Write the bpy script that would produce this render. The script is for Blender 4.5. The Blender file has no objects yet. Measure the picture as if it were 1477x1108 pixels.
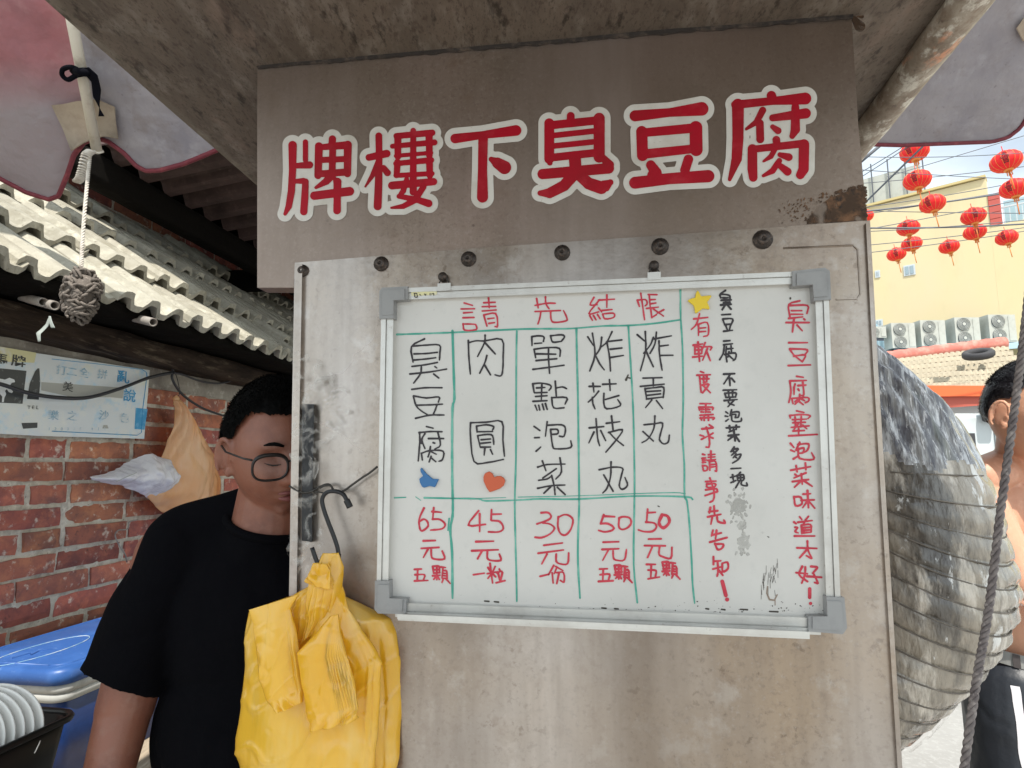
import bpy, bmesh, math, random
import numpy as np
from mathutils import Vector, Matrix, noise
random.seed(7)
S = bpy.context.scene
R = math.radians
# ---------------------------------------------------------------- camera, sky, sun, exposure
CAMZ = 1.5
FPX = 900.0
PITCH = math.atan2(118, FPX)
cd = bpy.data.cameras.new('camera'); cam = bpy.data.objects.new('camera', cd)
S.collection.objects.link(cam); S.camera = cam
cd.sensor_fit = 'HORIZONTAL'; cd.sensor_width = 36; cd.lens = 36*FPX/1477
cd.clip_start = .02; cd.clip_end = 1000
cam.location = (0, 0, CAMZ); cam.rotation_euler = (R(90)+PITCH, 0, 0)
SUN_EL, SUN_AZ = R(56), R(166)        # azimuth clockwise from +Y (the viewing direction)
world = bpy.data.worlds.new("World"); S.world = world; world.use_nodes = True
wn = world.node_tree; wn.nodes.clear()
wo = wn.nodes.new('ShaderNodeOutputWorld'); wb = wn.nodes.new('ShaderNodeBackground')
sky = wn.nodes.new('ShaderNodeTexSky'); sky.sky_type = 'NISHITA'; sky.sun_disc = False
sky.sun_elevation = SUN_EL; sky.sun_rotation = SUN_AZ; sky.dust_density = 2.0; sky.air_density = 1.0
tc = wn.nodes.new('ShaderNodeTexCoord'); cn = wn.nodes.new('ShaderNodeTexNoise')
cn.inputs['Scale'].default_value = 2.2; cn.inputs['Detail'].default_value = 6; cn.inputs['Distortion'].default_value = .6
cr = wn.nodes.new('ShaderNodeMapRange'); cr.inputs[1].default_value = .25; cr.inputs[2].default_value = .55
cm = wn.nodes.new('ShaderNodeMix'); cm.data_type = 'RGBA'
cm.inputs[7].default_value = (10.5, 11.6, 12.0, 1)
wn.links.new(tc.outputs['Generated'], cn.inputs['Vector']); wn.links.new(cn.outputs['Fac'], cr.inputs[0])
wn.links.new(cr.outputs[0], cm.inputs[0]); wn.links.new(sky.outputs[0], cm.inputs[6])
wn.links.new(cm.outputs[2], wb.inputs[0]); wb.inputs[1].default_value = .125
wn.links.new(wb.outputs[0], wo.inputs[0])
sl = bpy.data.lights.new('sun', 'SUN'); sl.energy = 5.0; sl.angle = R(.6); sl.color = (1, .95, .87)
so = bpy.data.objects.new('sun', sl); S.collection.objects.link(so)
_sd = Vector((math.sin(SUN_AZ)*math.cos(SUN_EL), math.cos(SUN_AZ)*math.cos(SUN_EL), math.sin(SUN_EL)))
so.rotation_euler = _sd.to_track_quat('Z', 'Y').to_euler(); so.location = (1, -3, 8)
vs = S.view_settings; vs.view_transform = 'Standard'; vs.look = 'None'; vs.gamma = 1; vs.exposure = .2
S.view_settings.use_curve_mapping = False
S.cycles.max_bounces = 8; S.cycles.transparent_max_bounces = 24
# ---------------------------------------------------------------- geometry helpers
C0 = np.array([0, 0, CAMZ])
cp, sp = math.cos(PITCH), math.sin(PITCH)
def dirs(u, v):
    x = np.asarray(u, float)-738.5; y = 554-np.asarray(v, float)
    return np.stack([x, FPX*cp-y*sp, FPX*sp+y*cp], -1)
def W(u, v, Y):                        # the point of the place seen at photo pixel (u, v) at a distance Y
    d = dirs(u, v); return Vector(C0+d*(Y/d[1]))
def onp(u, v, p0, n):                  # same, on a plane of the place
    d = dirs(u, v); n = np.array(n); p0 = np.array(p0)
    t = ((p0-C0)@n)/(d@n)
    return C0+d*np.asarray(t)[..., None]
PSI = R(9.3)
TA = Vector((math.cos(PSI), -math.sin(PSI), 0)); TD = Vector((math.sin(PSI), math.cos(PSI), 0)); UP = Vector((0, 0, 1))
def F(a, d, z): return TA*a+TD*d+UP*z  # stall frame: across, deep, height
ROT = Matrix.Rotation(-PSI, 4, 'Z')
D0 = .87
def PAN(u, v, off=0.0): return Vector(onp(u, v, TD*(D0-off), TD))
def PX(p):                             # world -> photo pixel
    q = Vector(p)-Vector((0, 0, CAMZ)); zf = q.y*cp+q.z*sp; yu = -q.y*sp+q.z*cp
    return 738.5+FPX*q.x/zf, 554-FPX*yu/zf
def empty(name, loc, label=None, cat=None, group=None):
    o = bpy.data.objects.new(name, None); S.collection.objects.link(o); o.location = loc
    o.empty_display_size = .1; tag(o, label, cat, group); return o
def tag(o, label=None, cat=None, group=None, kind=None):
    if label: o['label'] = label
    if cat: o['category'] = cat
    if group: o['group'] = group
    if kind: o['kind'] = kind
    return o
def world_loc(p):
    v = Vector((0, 0, 0))
    while p is not None:
        v += Vector(p.location); p = p.parent
    return v
def obj(name, vf, m=None, parent=None, smooth=False, origin=None):
    vs_, fs = vf[0], vf[1]
    off = world_loc(parent) if parent is not None else (Vector(origin) if origin is not None else Vector((0, 0, 0)))
    me = bpy.data.meshes.new(name)
    me.from_pydata([(v[0]-off[0], v[1]-off[1], v[2]-off[2]) for v in vs_], [], fs)
    me.update()
    if smooth: me.polygons.foreach_set('use_smooth', [True]*len(me.polygons))
    if m: me.materials.append(m)
    o = bpy.data.objects.new(name, me); S.collection.objects.link(o)
    if parent is not None: o.parent = parent
    elif origin is not None: o.location = origin
    return o
def join(*vfs):
    V, Fs = [], []
    for v, f in vfs:
        n = len(V); V += [tuple(p) for p in v]; Fs += [tuple(i+n for i in q) for q in f]
    return V, Fs
def boxF(a0, a1, d0, d1, z0, z1):      # a box in the stall frame
    v = [F(a, d, z) for z in (z0, z1) for d in (d0, d1) for a in (a0, a1)]
    return v, [(0, 2, 3, 1), (4, 5, 7, 6), (0, 1, 5, 4), (2, 6, 7, 3), (0, 4, 6, 2), (1, 3, 7, 5)]
def hexa(p): return p, [(0, 3, 2, 1), (4, 5, 6, 7), (0, 1, 5, 4), (1, 2, 6, 5), (2, 3, 7, 6), (3, 0, 4, 7)]
def prism(poly, vec):                  # extrude a planar polygon
    n = len(poly); vec = Vector(vec)
    return [Vector(p) for p in poly]+[Vector(p)+vec for p in poly], \
        [tuple(range(n)), tuple(reversed(range(n, 2*n)))]+[(i, i+n, (i+1) % n+n, (i+1) % n) for i in range(n)]
def spline(pts, n):                    # Catmull-Rom resample
    P = [Vector(p) for p in pts]; P = [P[0]*2-P[1]]+P+[P[-1]*2-P[-2]]
    out = []; k = len(P)-3
    for i in range(n+1):
        t = i/n*k; s = min(int(t), k-1); f = t-s
        a, b, c, d = P[s:s+4]
        out.append(.5*((2*b)+(c-a)*f+(2*a-5*b+4*c-d)*f*f+(3*b-a-3*c+d)*f**3))
    return out
def tube(pts, r, seg=8, cap=True, ell=1.0):
    pts = [Vector(p) for p in pts]; n = len(pts); V, Fs = [], []
    rr = r if hasattr(r, '__len__') else [r]*n
    t0 = (pts[1]-pts[0]).normalized(); nrm = t0.orthogonal().normalized()
    for i in range(n):
        t = (pts[min(i+1, n-1)]-pts[max(i-1, 0)])
        t = t.normalized() if t.length > 1e-9 else t0
        nrm = (nrm-t*nrm.dot(t)); nrm = nrm.normalized() if nrm.length > 1e-6 else t.orthogonal().normalized()
        b = t.cross(nrm)
        for k in range(seg):
            a = 2*math.pi*k/seg
            V.append(pts[i]+(nrm*math.cos(a)+b*math.sin(a)*ell)*rr[i])
    for i in range(n-1):
        for k in range(seg):
            k2 = (k+1) % seg
            Fs.append((i*seg+k, i*seg+k2, (i+1)*seg+k2, (i+1)*seg+k))
    if cap: Fs += [tuple(reversed(range(seg))), tuple(range((n-1)*seg, n*seg))]
    return V, Fs
def rope(pts, r, turns, n=None, seg=6, strands=3):
    n = n or int(turns*8); P = spline(pts, n); out = []
    for s in range(strands):
        Q = []
        for i, p in enumerate(P):
            t = (P[min(i+1, n)]-P[max(i-1, 0)]).normalized(); u = t.cross(Vector((.3, 1, .2))).normalized(); w = t.cross(u)
            a = 2*math.pi*(turns*i/n+s/strands); Q.append(p+(u*math.cos(a)+w*math.sin(a))*r*.60)
        out.append(tube(Q, r*.55, seg))
    return join(*out)
def lathe(prof, c, seg=24, axis='z', M=None):
    V, Fs = [], []; n = len(prof)
    for (r, z) in prof:
        for k in range(seg):
            a = 2*math.pi*k/seg; p = Vector((r*math.cos(a), r*math.sin(a), z))
            if M is not None: p = M @ p
            V.append(Vector(c)+p)
    for i in range(n-1):
        for k in range(seg): Fs.append((i*seg+k, i*seg+(k+1) % seg, (i+1)*seg+(k+1) % seg, (i+1)*seg+k))
    return V, Fs
def resample(pts, n):
    P = [Vector(p) for p in pts]; L = [0]
    for a, b in zip(P, P[1:]): L.append(L[-1]+(b-a).length)
    out = []; j = 0
    for i in range(n+1):
        s = L[-1]*i/n
        while j < len(P)-2 and L[j+1] < s: j += 1
        f = (s-L[j])/max(L[j+1]-L[j], 1e-9); out.append(P[j].lerp(P[j+1], f))
    return out
def sheet(left, right, nu, nv, disp, thick=.002, two=True):
    """a folded film between two edge lines; disp(u, v, p) moves each point along its normal"""
    Lp, Rp = resample(left, nv), resample(right, nv); G = []
    for j in range(nv+1): G.append([Lp[j].lerp(Rp[j], i/nu) for i in range(nu+1)])
    V, Fs = [], []; w = nu+1
    nr = []
    for j in range(nv+1):
        for i in range(nu+1):
            du = G[j][min(i+1, nu)]-G[j][max(i-1, 0)]; dv = G[min(j+1, nv)][i]-G[max(j-1, 0)][i]
            nn = du.cross(dv); nn = nn.normalized() if nn.length > 1e-12 else Vector((0, -1, 0))
            if nn.y > 0: nn = -nn
            nr.append(nn); V.append(G[j][i]+nn*disp(i/nu, j/nv, G[j][i]))
    for j in range(nv):
        for i in range(nu): Fs.append((j*w+i, j*w+i+1, (j+1)*w+i+1, (j+1)*w+i))
    if two:
        k = len(V)
        V += [V[q]-nr[q]*thick for q in range(k)]
        Fs += [tuple(k+x for x in reversed(f)) for f in list(Fs)]
        rim = [j*w for j in range(nv)]+[nv*w+i for i in range(nu)]+[j*w+nu for j in range(nv, 0, -1)]+[i for i in range(nu, 0, -1)]
        for q in range(len(rim)):
            a, b = rim[q], rim[(q+1) % len(rim)]; Fs.append((a, b, b+k, a+k))
    return V, Fs
def nz(p, s=1.0, o=0.0): return noise.noise(Vector(p)*s+Vector((o, o*1.7, -o)))
# ---------------------------------------------------------------- materials
def mat(name, base, rough=.6, metal=0.0, **k):
    m = bpy.data.materials.new(name); m.use_nodes = True; nt = m.node_tree; b = nt.nodes['Principled BSDF']
    b.inputs['Roughness'].default_value = rough; b.inputs['Metallic'].default_value = metal
    b.inputs['Base Color'].default_value = (*base, 1)
    for kk, vv in k.get('inp', {}).items(): b.inputs[kk].default_value = vv
    nd = lambda t: nt.nodes.new(t); L = nt.links.new
    tcn = nd('ShaderNodeTexCoord'); src = tcn.outputs['Object']
    if k.get('pos'): src = nd('ShaderNodeNewGeometry').outputs['Position']
    if 'stretch' in k:
        mp = nd('ShaderNodeMapping'); mp.inputs['Scale'].default_value = k['stretch']
        if 'srot' in k: mp.inputs['Rotation'].default_value = k['srot']
        L(src, mp.inputs[0]); src = mp.outputs[0]
    last = None
    # layers: (color, scale, lo, hi, detail, strength)
    for i, ly in enumerate(k.get('layers', [])):
        col, sc, lo, hi = ly[:4]; det = ly[4] if len(ly) > 4 else 5; st = ly[5] if len(ly) > 5 else 1.0
        n = nd('ShaderNodeTexNoise'); n.inputs['Scale'].default_value = sc; n.inputs['Detail'].default_value = det
        n.inputs['Roughness'].default_value = .65; n.noise_dimensions = '4D'; n.inputs['W'].default_value = i*3.7+k.get('w', 0)
        L(tcn.outputs['Object'] if len(ly) > 6 else src, n.inputs['Vector'])
        r = nd('ShaderNodeMapRange'); r.inputs[1].default_value = lo; r.inputs[2].default_value = hi; r.inputs[4].default_value = st
        L(n.outputs['Fac'], r.inputs[0])
        x = nd('ShaderNodeMix'); x.data_type = 'RGBA'
        if last is None: x.inputs[6].default_value = (*base, 1)
        else: L(last, x.inputs[6])
        x.inputs[7].default_value = (*col, 1); L(r.outputs[0], x.inputs[0]); last = x.outputs[2]
    if 'vband' in k:        # brushed steel: upright bands of reflected sheen painted into the colour
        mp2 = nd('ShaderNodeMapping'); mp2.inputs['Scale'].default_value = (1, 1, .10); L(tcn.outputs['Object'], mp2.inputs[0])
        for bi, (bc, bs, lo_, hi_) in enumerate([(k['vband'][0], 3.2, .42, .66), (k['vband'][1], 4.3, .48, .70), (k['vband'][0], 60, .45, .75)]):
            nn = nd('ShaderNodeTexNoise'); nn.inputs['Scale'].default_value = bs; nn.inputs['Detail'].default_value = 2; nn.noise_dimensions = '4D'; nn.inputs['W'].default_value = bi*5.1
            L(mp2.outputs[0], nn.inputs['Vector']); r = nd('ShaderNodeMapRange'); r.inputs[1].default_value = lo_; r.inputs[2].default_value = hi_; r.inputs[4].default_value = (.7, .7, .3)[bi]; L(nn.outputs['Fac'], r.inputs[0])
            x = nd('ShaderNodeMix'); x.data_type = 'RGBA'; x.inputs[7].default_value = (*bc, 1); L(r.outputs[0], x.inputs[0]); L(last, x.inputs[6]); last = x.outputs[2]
    if 'zmix' in k:         # red-to-grey shift of light through the cloth, painted in by height
        sx_ = nd('ShaderNodeSeparateXYZ'); L(tcn.outputs['Object'], sx_.inputs[0]); nn = nd('ShaderNodeTexNoise'); nn.inputs['Scale'].default_value = 4; L(tcn.outputs['Object'], nn.inputs['Vector'])
        ma = nd('ShaderNodeMath'); ma.operation = 'MULTIPLY_ADD'; ma.inputs[1].default_value = .05; L(nn.outputs['Fac'], ma.inputs[0]); L(sx_.outputs[2], ma.inputs[2])
        r = nd('ShaderNodeMapRange'); r.inputs[1].default_value = k['zmix'][1]; r.inputs[2].default_value = k['zmix'][2]; L(ma.outputs[0], r.inputs[0])
        x = nd('ShaderNodeMix'); x.data_type = 'RGBA'; x.inputs[7].default_value = (*k['zmix'][0], 1); L(r.outputs[0], x.inputs[0])
        if last is None: x.inputs[6].default_value = (*base, 1)
        else: L(last, x.inputs[6])
        last = x.outputs[2]
    if k.get('rand'):
        oi = nd('ShaderNodeObjectInfo'); hs = nd('ShaderNodeHueSaturation')
        a = nd('ShaderNodeMapRange'); a.inputs[3].default_value = 1-k['rand']; a.inputs[4].default_value = 1+k['rand']
        L(oi.outputs['Random'], a.inputs[0]); L(a.outputs[0], hs.inputs['Value'])
        if last is None: hs.inputs['Color'].default_value = (*base, 1)
        else: L(last, hs.inputs['Color'])
        if k.get('hue'):
            mm = nd('ShaderNodeMath'); mm.operation = 'MULTIPLY'; mm.inputs[1].default_value = 7.31; L(oi.outputs['Random'], mm.inputs[0])
            fr = nd('ShaderNodeMath'); fr.operation = 'FRACT'; L(mm.outputs[0], fr.inputs[0])
            b2 = nd('ShaderNodeMapRange'); b2.inputs[3].default_value = .5-k['hue']; b2.inputs[4].default_value = .5+k['hue']
            L(fr.outputs[0], b2.inputs[0]); L(b2.outputs[0], hs.inputs['Hue'])
        last = hs.outputs[0]
    if last is not None: L(last, b.inputs['Base Color'])
    if 'rvar' in k:
        n = nd('ShaderNodeTexNoise'); n.inputs['Scale'].default_value = k['rvar'][0]; n.inputs['Detail'].default_value = 4; L(src, n.inputs['Vector'])
        r = nd('ShaderNodeMapRange'); r.inputs[1].default_value = .3; r.inputs[2].default_value = .7
        r.inputs[3].default_value = k['rvar'][1]; r.inputs[4].default_value = k['rvar'][2]; L(n.outputs['Fac'], r.inputs[0]); L(r.outputs[0], b.inputs['Roughness'])
    if 'bump' in k:
        prev = None
        for (sc, st, dist) in k['bump']:
            n = nd('ShaderNodeTexNoise'); n.inputs['Scale'].default_value = sc; n.inputs['Detail'].default_value = 6; L(src, n.inputs['Vector'])
            bp = nd('ShaderNodeBump'); bp.inputs['Strength'].default_value = st; bp.inputs['Distance'].default_value = dist
            L(n.outputs['Fac'], bp.inputs['Height'])
            if prev: L(prev, bp.inputs['Normal'])
            prev = bp.outputs[0]
        L(prev, b.inputs['Normal'])
    if 'trans' in k:        # thin film that lets light through
        tr = nd('ShaderNodeBsdfTranslucent'); tr.inputs[0].default_value = (*k['trans'][1], 1)
        ms = nd('ShaderNodeMixShader'); ms.inputs[0].default_value = k['trans'][0]
        L(b.outputs[0], ms.inputs[1]); L(tr.outputs[0], ms.inputs[2]); L(ms.outputs[0], nt.nodes['Material Output'].inputs[0])
    if 'clear' in k:        # crumpled clear plastic: partly see-through
        tp = nd('ShaderNodeBsdfTransparent'); ms = nd('ShaderNodeMixShader')
        n = nd('ShaderNodeTexNoise'); n.inputs['Scale'].default_value = k['clear'][0]; n.inputs['Detail'].default_value = 7; n.inputs['Distortion'].default_value = 1.2
        L(src, n.inputs['Vector'])
        r = nd('ShaderNodeMapRange'); r.inputs[1].default_value = .35; r.inputs[2].default_value = .75
        r.inputs[3].default_value = k['clear'][1]; r.inputs[4].default_value = k['clear'][2]
        L(n.outputs['Fac'], r.inputs[0]); L(r.outputs[0], ms.inputs[0]); L(tp.outputs[0], ms.inputs[1]); L(b.outputs[0], ms.inputs[2])
        L(ms.outputs[0], nt.nodes['Material Output'].inputs[0])
    return m
M = {}
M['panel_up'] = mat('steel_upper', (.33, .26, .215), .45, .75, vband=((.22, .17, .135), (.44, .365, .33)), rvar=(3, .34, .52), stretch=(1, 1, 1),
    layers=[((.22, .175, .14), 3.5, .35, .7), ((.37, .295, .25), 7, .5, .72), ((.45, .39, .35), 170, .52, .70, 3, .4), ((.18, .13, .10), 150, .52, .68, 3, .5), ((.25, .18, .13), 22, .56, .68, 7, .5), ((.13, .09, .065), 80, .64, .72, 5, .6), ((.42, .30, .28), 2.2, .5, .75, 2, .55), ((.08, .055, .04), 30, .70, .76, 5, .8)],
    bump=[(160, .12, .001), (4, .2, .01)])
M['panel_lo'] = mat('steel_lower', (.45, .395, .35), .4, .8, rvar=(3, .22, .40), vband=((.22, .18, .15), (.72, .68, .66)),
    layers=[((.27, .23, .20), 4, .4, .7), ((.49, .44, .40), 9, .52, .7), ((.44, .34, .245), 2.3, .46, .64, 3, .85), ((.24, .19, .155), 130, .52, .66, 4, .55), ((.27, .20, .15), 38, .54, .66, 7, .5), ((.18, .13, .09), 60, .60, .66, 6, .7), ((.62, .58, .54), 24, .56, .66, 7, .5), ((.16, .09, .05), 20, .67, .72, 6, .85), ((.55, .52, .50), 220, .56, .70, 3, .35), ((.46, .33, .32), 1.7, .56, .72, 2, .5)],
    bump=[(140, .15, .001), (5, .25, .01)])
M['hood'] = mat('hood_steel', (.17, .135, .105), .6, .3, stretch=(2.2, .9, 1),
    layers=[((.12, .095, .075), 5, .42, .62), ((.035, .027, .02), 24, .56, .64, 7, .9), ((.25, .215, .18), 14, .5, .7), ((.09, .065, .05), 60, .53, .64, 6, .85), ((.33, .24, .19), 3.1, .58, .75), ((.07, .05, .04), 150, .57, .66, 3, .7)],
    bump=[(60, .3, .003), (7, .3, .01)])
M['rail'] = mat('dirty_cream_metal', (.44, .38, .31), .55, .1, stretch=(1.6, .8, 1),
    layers=[((.22, .165, .12), 13, .44, .60), ((.70, .66, .58), 34, .52, .60), ((.66, .33, .20), 10, .57, .64, 6), ((.09, .06, .045), 46, .60, .68, 6, .85), ((.28, .2, .15), 120, .52, .62, 4, .6)],
    bump=[(50, .3, .003)])
M['rust'] = mat('rust', (.055, .030, .016), .85, 0, clear=(30, .15, 2.6), layers=[((.2, .1, .05), 40, .45, .65), ((.03, .02, .015), 80, .55, .65)], bump=[(90, .4, .003)])
M['black_goo'] = mat('old_sealant', (.035, .028, .025), .7, layers=[((.12, .09, .07), 60, .5, .7)], bump=[(80, .6, .004)])
M['screw'] = mat('screw_metal', (.06, .05, .045), .5, .6, layers=[((.14, .1, .08), 300, .5, .65)])
M['red'] = mat('red_sticker', (.40, .004, .018), .5, inp={'Specular IOR Level': .25}, layers=[((.30, .008, .016), 8, .45, .65), ((.22, .02, .02), 60, .60, .70, 6, .5), ((.44, .03, .045), 25, .54, .66, 6, .6)])
M['white'] = mat('white_sticker', (.66, .635, .59), .45, layers=[((.52, .48, .42), 9, .48, .68, 7), ((.45, .40, .33), 130, .66, .74, 3, .7)])
M['board'] = mat('whiteboard_enamel', (.63, .615, .585), .2, layers=[((.56, .545, .515), 4, .45, .7), ((.48, .48, .46), 60, .55, .8, 5, .4), ((.40, .38, .36), 160, .66, .72, 4, .5)],
    bump=[(3, .08, .01)])
M['ink_r'] = mat('red_marker', (.50, .018, .045), .4, layers=[((.62, .05, .08), 55, .45, .65)])
M['ink_k'] = mat('black_marker', (.018, .012, .016), .4, layers=[((.04, .03, .035), 50, .5, .7)])
M['ink_g'] = mat('green_marker', (.05, .33, .25), .4, layers=[((.16, .45, .36), 38, .45, .62)])
M['alu'] = mat('aluminium_frame', (.66, .65, .62), .4, .55, stretch=(1, 1, 1), layers=[((.50, .48, .45), 12, .45, .7), ((.35, .3, .26), 90, .62, .72, 4, .6)])
M['grey_pl'] = mat('grey_plastic', (.30, .30, .30), .45, layers=[((.24, .24, .24), 30, .45, .7)])
M['yellow'] = mat('yellow_bag_film', (.96, .60, .055), .22, trans=(.30, (1, .72, .08)), bump=[(16, .55, .008), (60, .3, .003)],
    layers=[((.92, .52, .02), 5, .44, .64), ((.98, .82, .34), 9, .52, .68, 4, .75)], stretch=(1, 1, .35), inp={'Specular IOR Level': .8, 'Coat Weight': .6, 'Coat Roughness': .12})
M['orange_bag'] = mat('orange_bag_film', (1, .60, .28), .22, trans=(.45, (1, .62, .25)), bump=[(16, 1.0, .02), (50, .6, .004)], inp={'Coat Weight': .6, 'Coat Roughness': .1}, layers=[((1, .76, .48), 5, .45, .7), ((.98, .50, .14), 7, .5, .72)], stretch=(1, 1, .4))
M['white_bag'] = mat('white_bag_film', (.97, .96, .99), .2, trans=(.3, (1, 1, 1)), bump=[(30, 1.0, .012), (90, .5, .003)], layers=[((.80, .78, .84), 24, .5, .64)])
M['film'] = mat('clear_film', (.66, .63, .59), .12, clear=(38, -.25, .48), bump=[(45, .8, .006)], inp={'Specular IOR Level': .8})
M['brick'] = mat('brick', (.40, .135, .085), .88, pos=1, rand=.30, hue=.012,
    layers=[((.25, .095, .075), 14, .42, .62), ((.50, .19, .105), 22, .52, .7), ((.66, .56, .46), 30, .57, .66, 7, .85), ((.16, .075, .07), 9, .56, .66, 4, .7), ((.10, .05, .045), 60, .60, .70, 5, .8)], bump=[(60, .5, .004), (200, .3, .001)])
M['mortar'] = mat('mortar', (.56, .51, .42), .95, layers=[((.34, .30, .25), 25, .44, .65), ((.68, .63, .54), 60, .52, .7), ((.13, .11, .09), 90, .62, .7)], bump=[(70, .8, .006)])
M['tile'] = mat('cement_tile', (.36, .34, .28), .9, pos=1, rand=.12, layers=[((.26, .24, .185), 7, .45, .64), ((.50, .475, .39), 24, .5, .7), ((.15, .13, .10), 60, .60, .68, 6, .8)], bump=[(80, .5, .004)])
M['wood_dk'] = mat('dark_wood', (.05, .034, .024), .9, inp={'Specular IOR Level': .15}, srot=(0, 0, R(9.3)), stretch=(6, .7, 6), layers=[((.015, .010, .008), 4, .4, .65), ((.13, .10, .07), 9, .54, .72)], bump=[(12, .8, .01)])
M['concrete_bk'] = mat('cement_render', (.34, .31, .26), .95, layers=[((.20, .175, .15), 10, .42, .65), ((.47, .44, .38), 30, .55, .7)], bump=[(50, .7, .006)])
M['corr'] = mat('brown_corrugated_roof', (.075, .045, .042), .7, .1, layers=[((.035, .02, .018), 9, .42, .66), ((.11, .072, .066), 40, .55, .72)], bump=[(40, .3, .003)])
M['blackwood'] = mat('black_beam', (.006, .005, .004), .95, inp={'Specular IOR Level': .1}, bump=[(30, .5, .01)])  # near-black timber, one even tone
M['awn'] = mat('awning_fabric', (.36, .335, .355), .7, trans=(.12, (.5, .42, .45)), layers=[((.27, .255, .29), 5, .42, .68), ((.43, .41, .44), 16, .52, .72), ((.15, .13, .14), 70, .62, .72, 3, .5), ((.24, .20, .19), 11, .55, .66, 7, .6)], bump=[(5, 1.0, .03), (18, .5, .006), (300, .2, .0006)])
M['awn_red'] = mat('awning_red_fabric', (.46, .19, .21), .7, zmix=((.34, .32, .345), .135, .055), trans=(.22, (.6, .2, .22)), layers=[((.30, .14, .16), 5, .42, .68), ((.46, .26, .27), 14, .52, .75)], bump=[(5, 1.0, .03), (18, .5, .006)])
M['maroon'] = mat('maroon_binding', (.16, .022, .035), .7, layers=[((.26, .05, .06), 40, .5, .7)])
M['tan'] = mat('canvas_patch', (.44, .36, .28), .85, layers=[((.33, .26, .2), 18, .45, .68)], bump=[(250, .4, .001), (14, .5, .006)])
M['ribbon'] = mat('ribbon_plastic', (.34, .38, .36), .5)
M['pole'] = mat('pale_fibreglass_pole', (.62, .57, .48), .5, layers=[((.45, .38, .30), 30, .5, .7)])
M['blackcloth'] = mat('black_cloth', (.003, .003, .006), .9, inp={'Specular IOR Level': .1})
M['rope_w'] = mat('white_rope', (.62, .58, .52), .9, layers=[((.42, .38, .33), 60, .45, .66)])
M['rope_d'] = mat('grey_rope', (.22, .19, .18), .85, layers=[((.12, .10, .10), 50, .42, .6), ((.36, .32, .30), 120, .55, .7)])
M['mop'] = mat('grey_yarn', (.17, .145, .125), .95, layers=[((.10, .085, .075), 60, .42, .66), ((.32, .28, .24), 150, .55, .7)])
M['pipe'] = mat('pvc_pipe', (.32, .29, .26), .7, layers=[((.15, .12, .1), 20, .45, .66)])
M['cable'] = mat('black_cable', (.03, .03, .035), .5)
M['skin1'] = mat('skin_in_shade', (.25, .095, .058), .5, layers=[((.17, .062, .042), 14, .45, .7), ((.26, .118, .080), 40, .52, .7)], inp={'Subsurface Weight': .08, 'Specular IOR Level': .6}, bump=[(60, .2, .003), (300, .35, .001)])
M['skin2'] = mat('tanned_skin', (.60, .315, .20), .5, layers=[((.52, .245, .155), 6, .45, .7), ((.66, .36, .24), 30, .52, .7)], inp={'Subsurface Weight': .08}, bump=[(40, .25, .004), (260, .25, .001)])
M['lips'] = mat('lips', (.20, .06, .055), .5)
M['hair'] = mat('black_hair', (.002, .002, .002), .8, inp={'Specular IOR Level': .08})
M['hair2'] = mat('dark_hair', (.022, .020, .024), .32, inp={'Specular IOR Level': .7})
M['shirt'] = mat('black_tshirt', (.0028, .0028, .004), .95, inp={'Specular IOR Level': .06}, bump=[(9, .5, .02), (500, .3, .0005)])
M['shorts'] = mat('black_shorts', (.022, .026, .034), .45, bump=[(8, .5, .02)])
M['trouser'] = mat('dark_trousers', (.03, .03, .035), .8)
M['stripe'] = mat('white_stripe', (.78, .76, .80), .6)
M['belt'] = mat('belt_webbing', (.28, .28, .27), .7, bump=[(300, .4, .001)])
M['belt_dk'] = mat('belt_dark_check', (.07, .06, .06), .7)
M['glass_fr'] = mat('spectacle_frame', (.012, .009, .009), .35, 0)
M['lens'] = mat('spectacle_lens', (.9, .9, .9), .03, clear=(3, .02, .05))
M['blue_lid'] = mat('blue_lid_plastic', (.03, .10, .32), .4, layers=[((.05, .14, .40), 14, .5, .7), ((.18, .30, .56), 70, .60, .72, 5, .6)], bump=[(60, .1, .001)])
M['blue_box'] = mat('navy_blue_plastic', (.006, .028, .13), .4, layers=[((.012, .05, .2), 10, .5, .7)])
M['cream_pl'] = mat('grey_white_plastic', (.52, .52, .49), .5, layers=[((.38, .37, .34), 20, .48, .7)])
M['chrome'] = mat('chrome', (.65, .65, .66), .2, .95, layers=[((.3, .29, .28), 40, .5, .7)])
M['bin'] = mat('black_plastic_tub', (.006, .006, .006), .4)
M['plate'] = mat('white_melamine', (.80, .80, .78), .25)
M['plank'] = mat('weathered_plank', (.46, .38, .28), .85, srot=(0, 0, R(9.3)), stretch=(9, 1, 9), layers=[((.28, .22, .16), 4, .4, .65), ((.60, .53, .42), 9, .52, .7)], bump=[(10, .6, .006)])
M['poster'] = mat('faded_enamel_sign', (.70, .74, .75), .4, layers=[((.80, .80, .72), 8, .5, .7), ((.50, .68, .80), 22, .52, .66), ((.75, .76, .6), 5, .6, .7)])
M['p_blue'] = mat('faded_blue_print', (.03, .30, .58), .4, layers=[((.15, .45, .70), 40, .5, .65)])
M['p_pale'] = mat('faded_pale_print', (.26, .46, .60), .4, layers=[((.66, .72, .74), 40, .45, .6)])
M['p_black'] = mat('black_print', (.04, .045, .05), .4, layers=[((.2, .22, .22), 60, .58, .7)])
M['p_yellow'] = mat('yellow_print', (.72, .68, .38), .4, layers=[((.75, .75, .7), 30, .5, .65)])
M['p_grey'] = mat('grey_print', (.42, .42, .38), .4)
M['p_white'] = mat('white_print', (.78, .80, .80), .4)
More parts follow.
